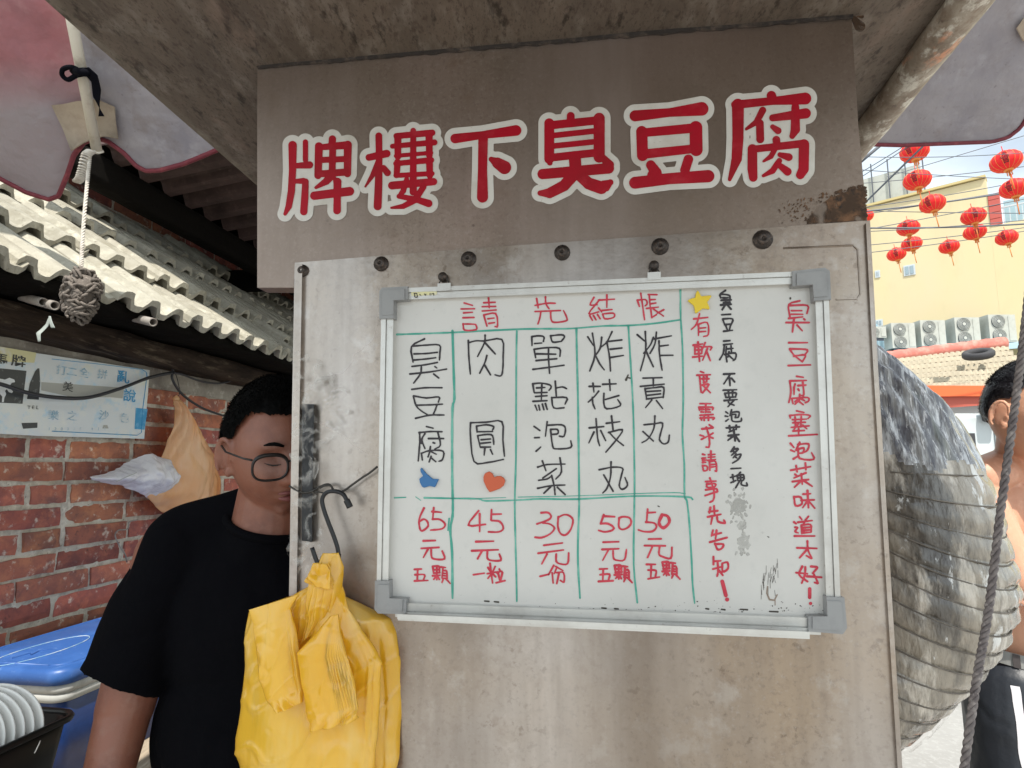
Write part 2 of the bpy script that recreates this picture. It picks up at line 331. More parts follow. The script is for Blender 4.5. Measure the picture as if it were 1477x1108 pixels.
M['duct'] = mat('film_wrapped_duct', (.33, .285, .225), .24, stretch=(2.2, 1.0, .6), srot=(0, .8, 0), inp={'Specular IOR Level': .7, 'Coat Weight': .8, 'Coat Roughness': .08},
    layers=[((.09, .078, .065), 7, .45, .57, 7), ((.60, .54, .46), 11, .52, .60, 7), ((.42, .29, .16), 5, .55, .64, 6, .8), ((.84, .84, .82), 24, .60, .64, 7, .8), ((.10, .085, .07), 26, .60, .67, 7, .7), ((.20, .28, .18), 5, .64, .74, 3, .5)],
    bump=[(22, 1.0, .010), (70, .9, .004)])
M['ductcone'] = mat('grey_film_cone', (.30, .295, .29), .25, stretch=(3.6, 1.6, .4), srot=(0, .55, 0), inp={'Specular IOR Level': .8, 'Coat Weight': .8, 'Coat Roughness': .08},
    layers=[((.08, .08, .10), 20, .42, .56, 7), ((.62, .64, .67), 30, .52, .60, 7), ((.86, .86, .88), 60, .58, .63, 7, .95), ((.24, .30, .20), 6, .60, .74, 3, .6)],
    bump=[(40, 1.0, .006), (110, .6, .002)])
M['frill'] = mat('cream_film_scraps', (.66, .56, .44), .3, layers=[((.80, .76, .70), 60, .45, .6)], trans=(.3, (.8, .7, .55)))
M['ring'] = mat('dirty_ring_wire', (.13, .11, .09), .6, layers=[((.22, .19, .16), 40, .45, .6)])
M['wire_dk'] = mat('dark_wire', (.05, .045, .04), .6, .3)
M['ground'] = mat('concrete_ground', (.32, .31, .295), .95, layers=[((.25, .24, .225), 1.2, .4, .7), ((.38, .37, .355), 30, .5, .7), ((.25, .24, .22), 90, .62, .7, 5, .6)], bump=[(60, .4, .004)])
M['ywall'] = mat('yellow_wall_paint', (.62, .53, .29), .9, layers=[((.50, .42, .24), .8, .5, .7, 7, .6), ((.64, .52, .37), .12, .4, .65), ((.53, .46, .27), 1.5, .55, .75, 4, .5)], stretch=(1, 1, .4))
M['ywall2'] = mat('yellow_parapet_paint', (.52, .42, .20), .9)
M['redtile'] = mat('red_brick_tile', (.45, .09, .07), .7)
M['win'] = mat('window_glass', (.25, .32, .36), .15, 0, inp={'Specular IOR Level': .8})
M['frame_w'] = mat('window_frame', (.50, .54, .56), .5)
M['ac'] = mat('ac_casing', (.42, .43, .39), .55, layers=[((.34, .345, .31), 3, .5, .7)])
M['ac_dk'] = mat('ac_fan_grille', (.10, .11, .12), .6)
M['lblue'] = mat('light_blue_sheet', (.34, .48, .55), .5)
M['ftile'] = mat('far_roof_tile', (.40, .35, .26), .9, layers=[((.32, .28, .21), 1.2, .42, .68)])
M['ftile_shade'] = mat('far_tile_shade', (.12, .09, .06), .9)  # dark colour standing for the shadow under each far tile course
M['pinktile'] = mat('red_ridge_tile', (.46, .14, .11), .8, layers=[((.54, .26, .21), 4, .45, .65)])
M['oran'] = mat('orange_red_fascia', (.72, .12, .03), .5)
M['oran_d'] = mat('dull_red_panel', (.42, .09, .06), .6)
M['tyre'] = mat('tyre_rubber', (.04, .04, .045), .8)
M['van'] = mat('white_van_paint', (.50, .54, .55), .3)
M['lant'] = mat('red_lantern_silk', (.78, .018, .022), .55, trans=(.3, (1, .05, .03)), layers=[((.66, .012, .02), 9, .45, .65)])
M['lant_g'] = mat('lantern_gold_trim', (.70, .22, .04), .5)
M['lant_k'] = mat('lantern_lettering', (.12, .006, .01), .6)
M['wire_g'] = mat('overhead_wire_rubber', (.09, .10, .12), .6)
M['star'] = mat('yellow_star', (.78, .56, .02), .35, layers=[((.70, .47, .02), 30, .5, .7)])
M['thumb'] = mat('blue_thumb', (.03, .15, .36), .4)
M['heart'] = mat('orange_heart', (.56, .10, .035), .4)
M['slot'] = mat('black_metal_handle', (.02, .02, .022), .35, .3)
M['stain'] = mat('grey_smudge', (.42, .41, .38), .5, clear=(60, .25, .75))
M['dirt'] = mat('dark_specks', (.06, .05, .04), .7)
# ---------------------------------------------------------------- lettering: strokes grown to a flat shape
def sdf_mesh(segs, step, grow=0.0, polys=None, off=.0005, plane=None):
    """segs: (x0,y0,r0,x1,y1,r1) in photo pixels; returns a flat mesh lying on the stall front"""
    A = np.array(segs, float) if len(segs) else np.zeros((0, 6))
    pts = [A[:, :2]-A[:, 2:3], A[:, 3:5]+A[:, 5:6], A[:, :2]+A[:, 2:3], A[:, 3:5]-A[:, 5:6]] if len(segs) else []
    if polys: pts += [np.array(p, float) for p in polys]
    Q = np.concatenate(pts); lo = Q.min(0)-grow-2*step; hi = Q.max(0)+grow+2*step
    xs = np.arange(lo[0], hi[0], step); ys = np.arange(lo[1], hi[1], step)
    X, Y = np.meshgrid(xs, ys); Dm = np.full(X.shape, 1e3)
    for x0, y0, r0, x1, y1, r1 in segs:
        dx, dy = x1-x0, y1-y0; l2 = dx*dx+dy*dy+1e-9
        h = np.clip(((X-x0)*dx+(Y-y0)*dy)/l2, 0, 1)
        Dm = np.minimum(Dm, np.hypot(X-x0-h*dx, Y-y0-h*dy)-(r0+(r1-r0)*h))
    for p in (polys or []):
        p = np.array(p, float); n = len(p); d = np.full(X.shape, 1e3); ins = np.zeros(X.shape, bool)
        for i in range(n):
            (x0, y0), (x1, y1) = p[i], p[(i+1) % n]; dx, dy = x1-x0, y1-y0
            h = np.clip(((X-x0)*dx+(Y-y0)*dy)/(dx*dx+dy*dy+1e-9), 0, 1); d = np.minimum(d, np.hypot(X-x0-h*dx, Y-y0-h*dy))
            c = ((y0 > Y) != (y1 > Y)) & (X < (x1-x0)*(Y-y0)/((y1-y0) if abs(y1-y0) > 1e-9 else 1e-9)+x0); ins ^= c
        Dm = np.minimum(Dm, np.where(ins, -d, d))
    Dm = Dm-grow; I = Dm < 0
    cnt = I[:-1, :-1].astype(int)+I[1:, :-1]+I[:-1, 1:]+I[1:, 1:]
    V, Fs, idx = [], [], {}
    def vid(x, y):
        k = (round(x, 4), round(y, 4))
        if k not in idx: idx[k] = len(V); V.append((x, y))
        return idx[k]
    for j in range(cnt.shape[0]):
        row = cnt[j]; full = np.flatnonzero(row == 4)
        if len(full):
            sp_ = np.split(full, np.flatnonzero(np.diff(full) > 1)+1)
            for run in sp_:
                a, b = xs[run[0]], xs[run[-1]+1]
                Fs.append((vid(a, ys[j]), vid(b, ys[j]), vid(b, ys[j+1]), vid(a, ys[j+1])))
        for i in np.flatnonzero((row > 0) & (row < 4)):
            cs = [(i, j), (i+1, j), (i+1, j+1), (i, j+1)]; poly = []
            for q in range(4):
                (ia, ja), (ib, jb) = cs[q], cs[(q+1) % 4]; da, db = Dm[ja, ia], Dm[jb, ib]
                if da < 0: poly.append(vid(xs[ia], ys[ja]))
                if (da < 0) != (db < 0):
                    t = da/(da-db); poly.append(vid(xs[ia]+(xs[ib]-xs[ia])*t, ys[ja]+(ys[jb]-ys[ja])*t))
            pp = [q for k, q in enumerate(poly) if q != poly[k-1]]
            if len(set(pp)) >= 3 and len(set(pp)) == len(pp): Fs.append(tuple(pp))
    V = np.array(V); P = onp(V[:, 0], V[:, 1], *(plane or (TD*(D0-off), TD)))
    return [tuple(p) for p in P], Fs
TILES = {'A': (390, 120, 3.602), 'B': (760, 110, 3.357), 'a': (560, 410, 6.7136), 'b': (780, 410, 6.7136), 'c': (560, 560, 6.7136), 'd': (780, 560, 6.7136),
         'e': (560, 710, 6.7136), 'f': (780, 710, 6.7136), 'p': (980, 405, 6.7136), 'q': (980, 560, 6.7136), 'r': (980, 710, 6.7136)}
def strokes(tile, s, r=None, dx=0, dy=0):
    """'x,y x,y; ...' -> segments in photo pixels, optional third number is the radius"""
    ox, oy, k = TILES[tile]; out = []
    for st in s.split(';'):
        P = []
        for w in st.split():
            n = [float(x) for x in w.split(',')]; P.append(Vector((ox+(n[0]+dx)/k, oy+(n[1]+dy)/k, (n[2] if len(n) > 2 else r)/k)))
        if not P: continue
        if r is not None and len(P) > 2: P = spline(P, 3*(len(P)-1))
        if len(P) == 1: P = P*2
        if r is not None:
            m = len(P)
            P = [Vector((p.x, p.y, p.z*(1.0+.14*math.sin(3.1*i+p.x)+(.12 if i in (0,) else 0)-(.10 if i == m-1 else 0)))) for i, p in enumerate(P)]
        for a, b in zip(P, P[1:]): out.append((a.x, a.y, a.z, b.x, b.y, b.z))
    return out
# ---------------------------------------------------------------- the stall: cabinet front
stall = empty('food_stall', F(.05, D0+.3, 0), 'grimy stainless steel street food stall with red lettered front sheet and overhanging hood', 'food stall')
up_poly = [(371, 95), (600, 76), (850, 54), (1100, 33), (1228, 22), (1238, 180), (1252, 330), (1252, 345), (900, 372), (560, 392), (424, 402), (424, 415), (371, 415)]
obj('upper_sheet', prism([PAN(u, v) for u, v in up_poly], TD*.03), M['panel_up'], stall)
# dark band of sealant between hood and sheet, ragged lower edge
rag_u = [371+i*8.6 for i in range(101)]
top = [PAN(u, 95-(u-371)*.0852-9, .004) for u in rag_u]; bot = [PAN(u, 95-(u-371)*.0852+3.2+2.8*noise.noise(Vector((u*.06, 3, 0)))+1.4*noise.noise(Vector((u*.3, 5, 0))), .004) for u in rag_u]
vv = top+bot; n = len(top)
obj('sealant_seam', join((vv+[p+TD*.003 for p in vv], [(i, i+n, i+n+1, i+1) for i in range(n-1)]+[(i+n, i+3*n, i+3*n+1, i+n+1) for i in range(n-1)])), M['black_goo'], stall)
lo_poly = [(425, 379), (700, 357), (950, 340), (1255, 318), (1266, 520), (1284, 820), (1303, 1130), (1325, 1450), (406, 1450), (412, 1130), (417, 850), (421, 600)]
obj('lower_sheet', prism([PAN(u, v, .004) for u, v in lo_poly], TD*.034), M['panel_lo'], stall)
# folded left edge of the lower sheet
ed = [(425, 381), (421, 600), (417, 850), (410, 1130)]
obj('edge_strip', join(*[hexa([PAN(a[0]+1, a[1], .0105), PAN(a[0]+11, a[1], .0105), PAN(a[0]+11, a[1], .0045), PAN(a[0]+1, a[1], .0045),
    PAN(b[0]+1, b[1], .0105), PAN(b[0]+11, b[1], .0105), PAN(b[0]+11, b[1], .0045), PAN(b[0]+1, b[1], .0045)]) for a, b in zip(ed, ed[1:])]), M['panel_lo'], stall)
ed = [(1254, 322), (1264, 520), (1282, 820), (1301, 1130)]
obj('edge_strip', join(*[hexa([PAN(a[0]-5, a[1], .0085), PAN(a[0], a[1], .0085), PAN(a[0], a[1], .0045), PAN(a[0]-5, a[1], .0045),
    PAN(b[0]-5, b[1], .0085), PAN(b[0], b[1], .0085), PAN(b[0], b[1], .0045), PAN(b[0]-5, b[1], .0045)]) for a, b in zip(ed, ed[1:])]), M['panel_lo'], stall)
rg_ = random.Random(9); spk = []
for i in range(420):
    t = rg_.random()**1.6; u = 1249-t*125; v = rg_.uniform(300-26*(1-t)-8, 322-(u-1146)*.03); r = rg_.choice([.5, .8, 1.3, 2.2])*(1.25-t)
    spk.append((u, v, r, u+rg_.uniform(-2, 2), v+rg_.uniform(-1.5, 2.5), r*.7))
obj('rust_patch', sdf_mesh(spk, .7, 0, [[(1178, 300), (1196, 286), (1222, 276), (1246, 270), (1250, 317), (1215, 320), (1182, 322), (1164, 323), (1170, 311)]], .0012), M['rust'], stall)
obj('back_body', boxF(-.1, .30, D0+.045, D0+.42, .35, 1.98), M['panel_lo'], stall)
# pressed rounded rectangle on the right of the lower sheet
rr = [(1130, 358), (1230, 354), (1237, 360), (1241, 424), (1236, 431), (1206, 432)]
obj('pressed_outline', tube([PAN(u, v, .0045) for u, v in rr], .0012, 5), M['panel_lo'], stall)
for (u, v, r) in [(437, 391, 8), (550, 381, 9.5), (676, 374, 9.5), (811, 365, 9.5), (952, 356, 10), (1100, 346, 11)]:
    c = PAN(u, v, .004); k = r*.0009
    Mx = ROT @ Matrix.Rotation(R(90), 4, 'X')
    w = obj('screw', lathe([(k*1.35, 0), (k*1.35, .0022), (k*.95, .0026), (k*.9, .006), (k*.6, .008), (k*.28, .0082), (k*.25, .006), (0.0001, .0055)], c, 18, M=Mx), M['screw'], stall, True)
# title
TITLE = {
 '牌': ('A', '115,322,23 115,450,20; 115,450,20 109,560,20 95,640,18 76,680,10; 182,306,15 182,400,15; 125,430,15 203,425,20; 130,510,13 172,508,17; 182,512,18 178,600,20 173,668,20; 322,290,20 320,320,20; 252,328,22 247,480,20; 250,334,16 398,322,22; 402,320,22 400,470,20; 324,330,19 320,480,19; 250,400,17 400,394,17; 250,472,19 400,462,20; 320,475,24 290,510,20 236,543,9; 228,585,23 412,562,24; 348,512,22 347,600,20 346,662,21; 335,498,12 340,520,14'),
 '樓': ('A', '512,386,19 604,366,21; 563,274,19 565,400,18 562,520,21 557,640,22; 558,412,15 530,480,14 493,538,6; 588,440,16 608,466,19; 742,247,16 742,565,20; 655,275,17 840,258,18; 634,328,14 852,308,17; 662,280,20 662,382,18; 824,262,20 826,375,18; 652,378,12 835,362,12; 652,418,15 835,400,17; 660,410,18 656,478,17; 826,400,19 828,480,18; 652,480,14 840,470,14; 632,532,22 848,512,20; 708,500,14 690,560,16 668,590,12; 668,588,14 760,605,17 822,625,21; 795,540,17 750,608,18 690,640,15 628,648,7'),
 '下': ('A', '960,288,26 1100,270,21 1276,246,29; 1105,290,26 1102,450,25 1102,592,30; 1148,396,15 1180,415,30 1216,438,36'),
 '臭': ('B', '212,192,20 212,215,20; 108,228,25 108,400,25 111,420,14; 350,204,28 350,392,28; 108,238,21 350,213,21; 130,287,15 322,266,15; 130,338,15 322,318,15; 120,394,20 322,372,20; 76,474,26 396,446,27; 232,395,30 236,450,30; 232,470,30 180,530,28 110,566,26 64,566,14; 242,470,26 300,520,30 360,540,32; 380,530,30 404,514,16; 372,398,18 398,430,25'),
 '豆': ('B', '524,192,28 690,176,22 846,158,34; 556,268,28 560,384,28; 818,248,32 820,356,32; 560,274,22 820,250,24; 560,378,24 820,350,22; 600,430,24 626,468,28; 606,478,24; 782,402,24 765,455,24; 524,516,30 690,496,28 878,484,31'),
 '腐': ('B', '1184,94,24 1192,114,22; 1010,138,22 1190,120,20 1348,108,30; 1022,138,30 1022,300,28 1016,400,26 982,500,10; 1142,165,18 1112,222,16 1062,256,8; 1128,228,20 1130,306,20; 1190,202,18 1350,180,26; 1300,150,20 1300,258,24 1285,290,15; 1190,245,13 1216,264,18; 1208,308,20 1210,330,18; 1092,352,24 1092,450,25 1096,490,22; 1090,354,18 1340,326,20; 1342,330,26 1340,450,26 1324,478,22; 1206,345,14 1182,388,14 1146,412,7; 1225,380,13 1268,392,20; 1222,410,15 1190,458,16 1145,482,9; 1216,426,14 1262,462,21')}
for ch, (tl, st) in TITLE.items():
    sg = strokes(tl, st)
    w = obj('white_border', sdf_mesh(sg, .9, 8.2, None, .0007), M['white'], stall)
    obj('red_character', sdf_mesh(sg, .6, -.3, None, .0013), M['red'], w)
# hood: one long sheet overhead
PA, PB = PAN(371, 95), PAN(1228, 22)
HN = (PB-PA).cross(TD).normalized()
def HOOD(u, v, off=0): return Vector(onp(u, v, PA-UP*off, HN))
hl0, hl1 = HOOD(65, 0), HOOD(371, 268); ld = (hl1-hl0).normalized()
h1, h2 = HOOD(1385, 0), HOOD(1240, 200); rd = (h2-h1).normalized()
quad = [hl0-ld*1.25, hl1+ld*.5, h2+rd*.55, h1-rd*1.1]
def subq(q, nx, ny, f):
    V = []
    for j in range(ny+1):
        a = q[0].lerp(q[1], j/ny); b = q[3].lerp(q[2], j/ny)
        for i in range(nx+1): p = a.lerp(b, i/nx); V.append(p+UP*f(p))
    w = nx+1; Fs = [(j*w+i, j*w+i+1, (j+1)*w+i+1, (j+1)*w+i) for j in range(ny) for i in range(nx)]
    return V, Fs
hv, hf = subq(quad, 60, 60, lambda p: .004*nz(p, 2.5)+.0015*nz(p, 9)); k = len(hv)
w_ = 61; rim = [j*w_ for j in range(60)]+[60*w_+i for i in range(60)]+[j*w_+60 for j in range(60, 0, -1)]+[i for i in range(60, 0, -1)]
hv2 = [p+UP*.05 for p in hv]
hf2 = hf+[tuple(k+x for x in reversed(f)) for f in hf]+[(rim[i], rim[(i+1) % len(rim)], rim[(i+1) % len(rim)]+k, rim[i]+k) for i in range(len(rim))]
obj('hood', (hv+hv2, hf2), M['hood'], stall, True)
# seam across the hood near the top right and gutter rail along the right side
obj('hood_seam', tube([HOOD(1222, -5, -.0005), HOOD(1204, 23, -.0005)], .0018, 5), M['black_goo'], stall)
r0, r1 = HOOD(1399, 0, .012), HOOD(1251, 192, .012); rdd = (r1-r0).normalized()
rp = [r0-rdd*1.0+(r1+rdd*.42-(r0-rdd*1.0))*(i/60) for i in range(61)]
obj('gutter_rail', tube(rp, [.0255+.0014*nz(p, 12)+.0008*nz(p, 40) for p in rp], 28), M['rail'], stall, True)
obj('rust_corner', sdf_mesh([(1231, 26, 4, 1240, 38, 8), (1238, 22, 3, 1243, 24, 3)], .8, 0, None, -.001), M['rust'], stall)
# ---------------------------------------------------------------- whiteboard
wb_o = empty('whiteboard', PAN(880, 890, .02), 'white menu board with aluminium frame, grey corners and handwritten prices in three colours', 'whiteboard')
BO = .018
def BP(u, v, off=0): return PAN(u, v, BO+off)
obj('writing_surface', prism([BP(u, v) for u, v in [(560, 432), (880, 416), (1185, 402), (1196, 645), (1206, 893), (880, 886), (555, 872)]], TD*.010), M['board'], wb_o)
def bar(pts4, z0, z1, nm, m, par=None):
    P = [PAN(u, v, z1) for u, v in pts4]+[PAN(u, v, z0) for u, v in pts4]
    return obj(nm, hexa(P), m, par or wb_o)
def rail2(nm, o0, o1, i0, i1):           # outer pair, inner pair: wide flat plus raised lip
    L = lambda a, b, t: (a[0]+(b[0]-a[0])*t, a[1]+(b[1]-a[1])*t)
    parts = []
    for (t0, t1, h) in [(0, .36, .029), (.36, .44, .0245), (.44, .93, .027), (.93, 1, .0225)]:
        q = [L(o0, i0, t0), L(o1, i1, t0), L(o1, i1, t1), L(o0, i0, t1)]
        parts.append(hexa([PAN(u, v, h) for u, v in q]+[PAN(u, v, .005) for u, v in q]))
    return obj(nm, join(*parts), M['alu'], wb_o)
rail2('frame_rail', (572, 416), (1166, 391), (572, 434), (1166, 410))
rail2('frame_rail', (550, 442), (543, 856), (569, 442), (561, 856))
rail2('frame_rail', (1195, 418), (1213, 880), (1174, 418), (1191, 880))
rail2('frame_rail', (570, 890), (1184, 916), (570, 868), (1184, 890))
for (P, q) in [([(547, 420), (551, 415), (588, 413), (588, 432), (568, 433), (568, 459), (547, 460)], 'tl'), ([(1143, 391), (1190, 386), (1197, 391), (1199, 432), (1174, 434), (1172, 411), (1143, 413)], 'tr'),
               ([(541, 838), (561, 838), (562, 863), (586, 864), (585, 886), (545, 885), (540, 879)], 'bl'), ([(1192, 861), (1218, 862), (1222, 906), (1216, 915), (1166, 911), (1166, 889), (1193, 889)], 'br')]:
    c_ = obj('corner_cap', prism([PAN(u, v, .032) for u, v in P], TD*.027), M['grey_pl'], wb_o)
    cx = sum(p[0] for p in P)/len(P); cy = sum(p[1] for p in P)/len(P)
    Q = [(cx+(u-cx)*.80, cy+(v-cy)*.80) for u, v in P]
    obj('raised_pad', prism([PAN(u, v, .0335) for u, v in Q], TD*.0014), M['grey_pl'], c_)
tr = [(586, 882), (1166, 908), (1167, 921), (574, 891)]
obj('pen_tray', join(hexa([PAN(u, v, .052) for u, v in [(574, 889), (1168, 915), (1168, 922), (574, 895)]]+[PAN(u, v, .0285) for u, v in [(586, 884), (1166, 910), (1166, 914), (586, 888)]]),
    hexa([PAN(u, v, .054) for u, v in [(573, 886), (1168, 911.5), (1168, 918), (573, 893)]]+[PAN(u, v, .0522) for u, v in [(573, 886), (1168, 911.5), (1168, 918), (573, 893)]])), M['alu'], wb_o)
for (u, v) in [(640, 404), (943, 388)]:
    cl = bar([(u-9, v+5), (u+10, v+4), (u+10, v+15), (u-9, v+16)], .0295, .031, 'hanger_clip', M['alu'])
    obj('hanger_loop', tube([PAN(u-7, v+6, .012), PAN(u-3, v-3, .012), PAN(u+3, v-4, .012), PAN(u+8, v+5, .012)], .0011, 6), M['wire_dk'], cl)
    obj('hanger_screw', lathe([(.007, 0), (.007, .007), (.004, .010), (.0001, .0105)], PAN(u, v-3, .005), 14, M=ROT @ Matrix.Rotation(R(90), 4, 'X')), M['screw'], cl, True)
obj('tape_label', prism([PAN(u, v, .0276) for u, v in [(593, 420.5), (630, 418.5), (630, 425), (593, 427)]], TD*.0004), M['p_yellow'], wb_o)
obj('tape_lettering', sdf_mesh(strokes('a', '250,90 275,88;255,90 258,125 280,122 276,90;305,100 315,108;350,95 358,108 365,95;405,90 405,105;420,95 440,90 440,108', 4), .4, 0, None, .0282), M['dirt'], wb_o)
BPL = (TD*(D0-BO-.0006), TD)
def write(key, mt, name='handwritten_character', step=.5, off=.0006):
    # key: list of (tile, strokes, radius)
    for tl, st, r in key:
        obj(name, sdf_mesh(strokes(tl, st, r), step, 0, None, BO+off), M[mt], wb_o)
K = 8.6
write([('a', '350,530 225,605 240,755;240,600 370,590 495,590 500,660 495,735;250,675 360,672 475,660;250,735 360,725 460,712;230,797 360,780 475,758;210,870 400,850 565,822;320,800 310,870 245,958;452,798 470,812;440,870 488,908', K),
 ('c', '228,12 360,-4 520,-4;245,75 370,95 490,85 485,135;243,80 270,170 320,220 385,260;275,165 400,162 525,155;470,165 455,210 435,255;265,292 400,262 540,260', K),
 ('c', '370,372 435,388;300,430 410,420 520,422;302,430 305,520 290,705;355,440 325,500 355,585;325,490 320,535;390,488 535,488;480,430 505,550 450,590;435,528 450,533;320,630 330,695;320,632 400,605 530,610 525,690 490,708;408,565 400,620 385,665;405,610 465,640;415,660 395,715;410,670 460,712', K),
 ('a', '775,545 780,700 795,870;775,568 850,548 930,550 1100,535 1112,700 1108,830 1090,888 1035,878;938,495 930,570 865,700;935,565 1035,675;955,690 935,760 885,862;930,778 990,878', K),
 ('c', '797,335 950,330 1100,325 1110,500 1125,660;797,340 795,450 830,710 960,720 1115,690;855,370 860,425;855,368 950,355 1020,372 1010,405;865,422 1010,420;865,460 890,570;865,460 960,448 1010,462 1022,545;900,500 990,492;895,535 990,525;895,572 990,570;935,580 928,648;990,595 1010,640', K),
 ('b', '-87,510 -85,595;-87,508 -20,500 30,510 25,555;-60,575 10,570;95,500 200,490 230,510 200,552;95,500 115,560 190,555;-65,630 -50,712;-65,630 60,615 180,622 185,700;-40,675 145,678;-45,740 155,722;-75,825 60,808 225,785;75,630 75,720 85,862', K),
 ('b', '-77,970 -65,1045;-77,965 0,958 85,975 100,1000 80,1028;-40,1005 40,1000;10,975 5,1120;-60,1052 60,1048;-50,1088 60,1080;-75,1135 60,1128;-55,1172 -35,1222;-20,1172 -10,1219;15,1162 30,1215;45,1157 62,1212;140,940 150,1080;150,1005 210,995 250,1012;105,1097 125,1197 225,1197;105,1099 250,1099 235,1162', K),
 ('d', '-65,370 -10,410;-60,480 -15,478;-45,610 0,570;62,325 45,465;60,360 200,355 238,390 225,465 180,465;95,400 160,400 165,440 110,448;95,405 115,560 150,588 290,575 290,510', K),
 ('d', '-30,765 60,740 235,735;15,705 50,800;185,675 200,810 145,880;150,780 20,870;-20,892 60,880 105,850;105,845 130,950 138,1030;-30,970 100,945 235,938;95,955 30,1018;160,960 235,1030', K),
 ('b', '455,510 510,595;590,515 575,620 530,690;500,475 525,680 475,840;530,690 570,770 615,830;690,460 640,560 580,612;650,555 785,540;640,560 665,700 675,840;675,630 785,618;675,710 800,690', K),
 ('b', '470,990 575,990;600,970 730,965;505,960 515,1045;665,925 672,1030;560,1037 520,1087 460,1142;500,1097 505,1157 525,1207;755,1079 625,1117;612,1057 610,1147 640,1207 770,1177 745,1117', K),
 ('d', '470,385 610,372;535,295 550,480 570,558;515,425 465,530;580,410 628,508;635,340 765,325;685,270 700,405;655,430 790,402 740,490 630,620;660,425 720,490 800,555', K),
 ('d', '565,790 700,765 790,775 785,830 760,940 790,980 840,940 815,865;680,715 675,860 640,970 600,1015;610,840 700,998', K),
 ('b', '935,490 1005,550;1090,515 1060,590 995,670;1012,460 1015,640 965,838;1020,650 1090,800;1120,465 1105,580 1058,670;1100,530 1265,500;1145,550 1150,680 1175,832;1155,600 1235,590;1160,690 1280,688', K),
 ('b', '990,910 1175,905;1090,915 1090,985;965,990 1195,968;1010,1010 1025,1110;1010,1012 1110,1002 1190,1000 1185,1100;1030,1040 1160,1032;1030,1077 1160,1062;1025,1112 1190,1092;1075,1122 1015,1195;1120,1127 1180,1205', K),
 ('d', '1000,355 1100,345 1180,340 1160,440 1150,500 1190,540 1235,520 1245,455;1105,270 1095,390 1040,490 980,528;990,420 1090,512', K),
 ('p', '445,95 395,130 400,165;405,130 480,140 490,170;420,165 470,165;405,190 500,185;430,215 490,208;400,235 500,228;450,225 415,280;460,230 500,275', 10),
 ('p', '410,330 495,325;420,370 515,370 500,430;420,375 440,430;440,425 495,420;450,440 465,475;495,430 485,475;430,490 515,480', 9),
 ('p', '430,585 490,580;430,620 515,610;435,620 425,700 390,765;455,640 450,700;470,660 520,655;500,630 505,700;440,715 540,700 545,750 520,775;450,720 460,785;480,690 470,740;485,730 520,760', 9),
 ('p', '430,905 535,900;490,910 430,1000;485,940 490,1015;505,945 535,980', 9.5),
 ('q', '425,20 555,15;440,50 450,85;440,50 545,45 545,80;475,25 480,80;515,25 515,80;450,90 545,85;435,120 560,110;490,95 475,140 530,165;525,120 470,180', 9),
 ('q', '450,230 470,245;445,270 470,275;450,320 475,300;505,210 490,265;500,235 575,230 570,280 540,285;510,255 545,255 540,285;505,265 515,320 595,320 600,290', 9),
 ('q', '455,385 580,375;485,365 490,405;550,360 550,400;530,405 480,425;475,460 575,450;525,400 540,510;520,465 470,505;545,465 580,515', 10),
 ('q', '530,570 500,615;525,590 570,590 505,650;520,610 535,620;550,640 520,675;545,650 595,640 570,690 515,725;540,665 555,675', 9.5),
 ('q', '500,780 595,775', 9),
 ('q', '495,865 550,850;515,840 525,910;500,915 545,895;590,815 570,840;560,845 565,895;560,845 620,840 620,890 565,895;592,845 592,890;565,870 620,865;585,895 545,965;605,895 600,935 655,945 650,915', 9)], 'ink_k')
Q = 8.2
YU = '0,0'
ke = lambda dx, dy: ';'.join(' '.join('%d,%d' % (float(w.split(',')[0])+dx, float(w.split(',')[1])+dy) for w in st.split()) for st in
    '430,720 440,785;430,720 490,718 495,780;435,752 490,750;440,785 500,780;430,810 500,805;470,720 470,850;465,815 440,845;475,815 495,845;510,725 555,730;530,735 520,830;530,760 565,765 570,835;530,785 560,788;530,808 565,812;525,835 570,835;530,850 520,875;560,840 600,885'.split(';'))
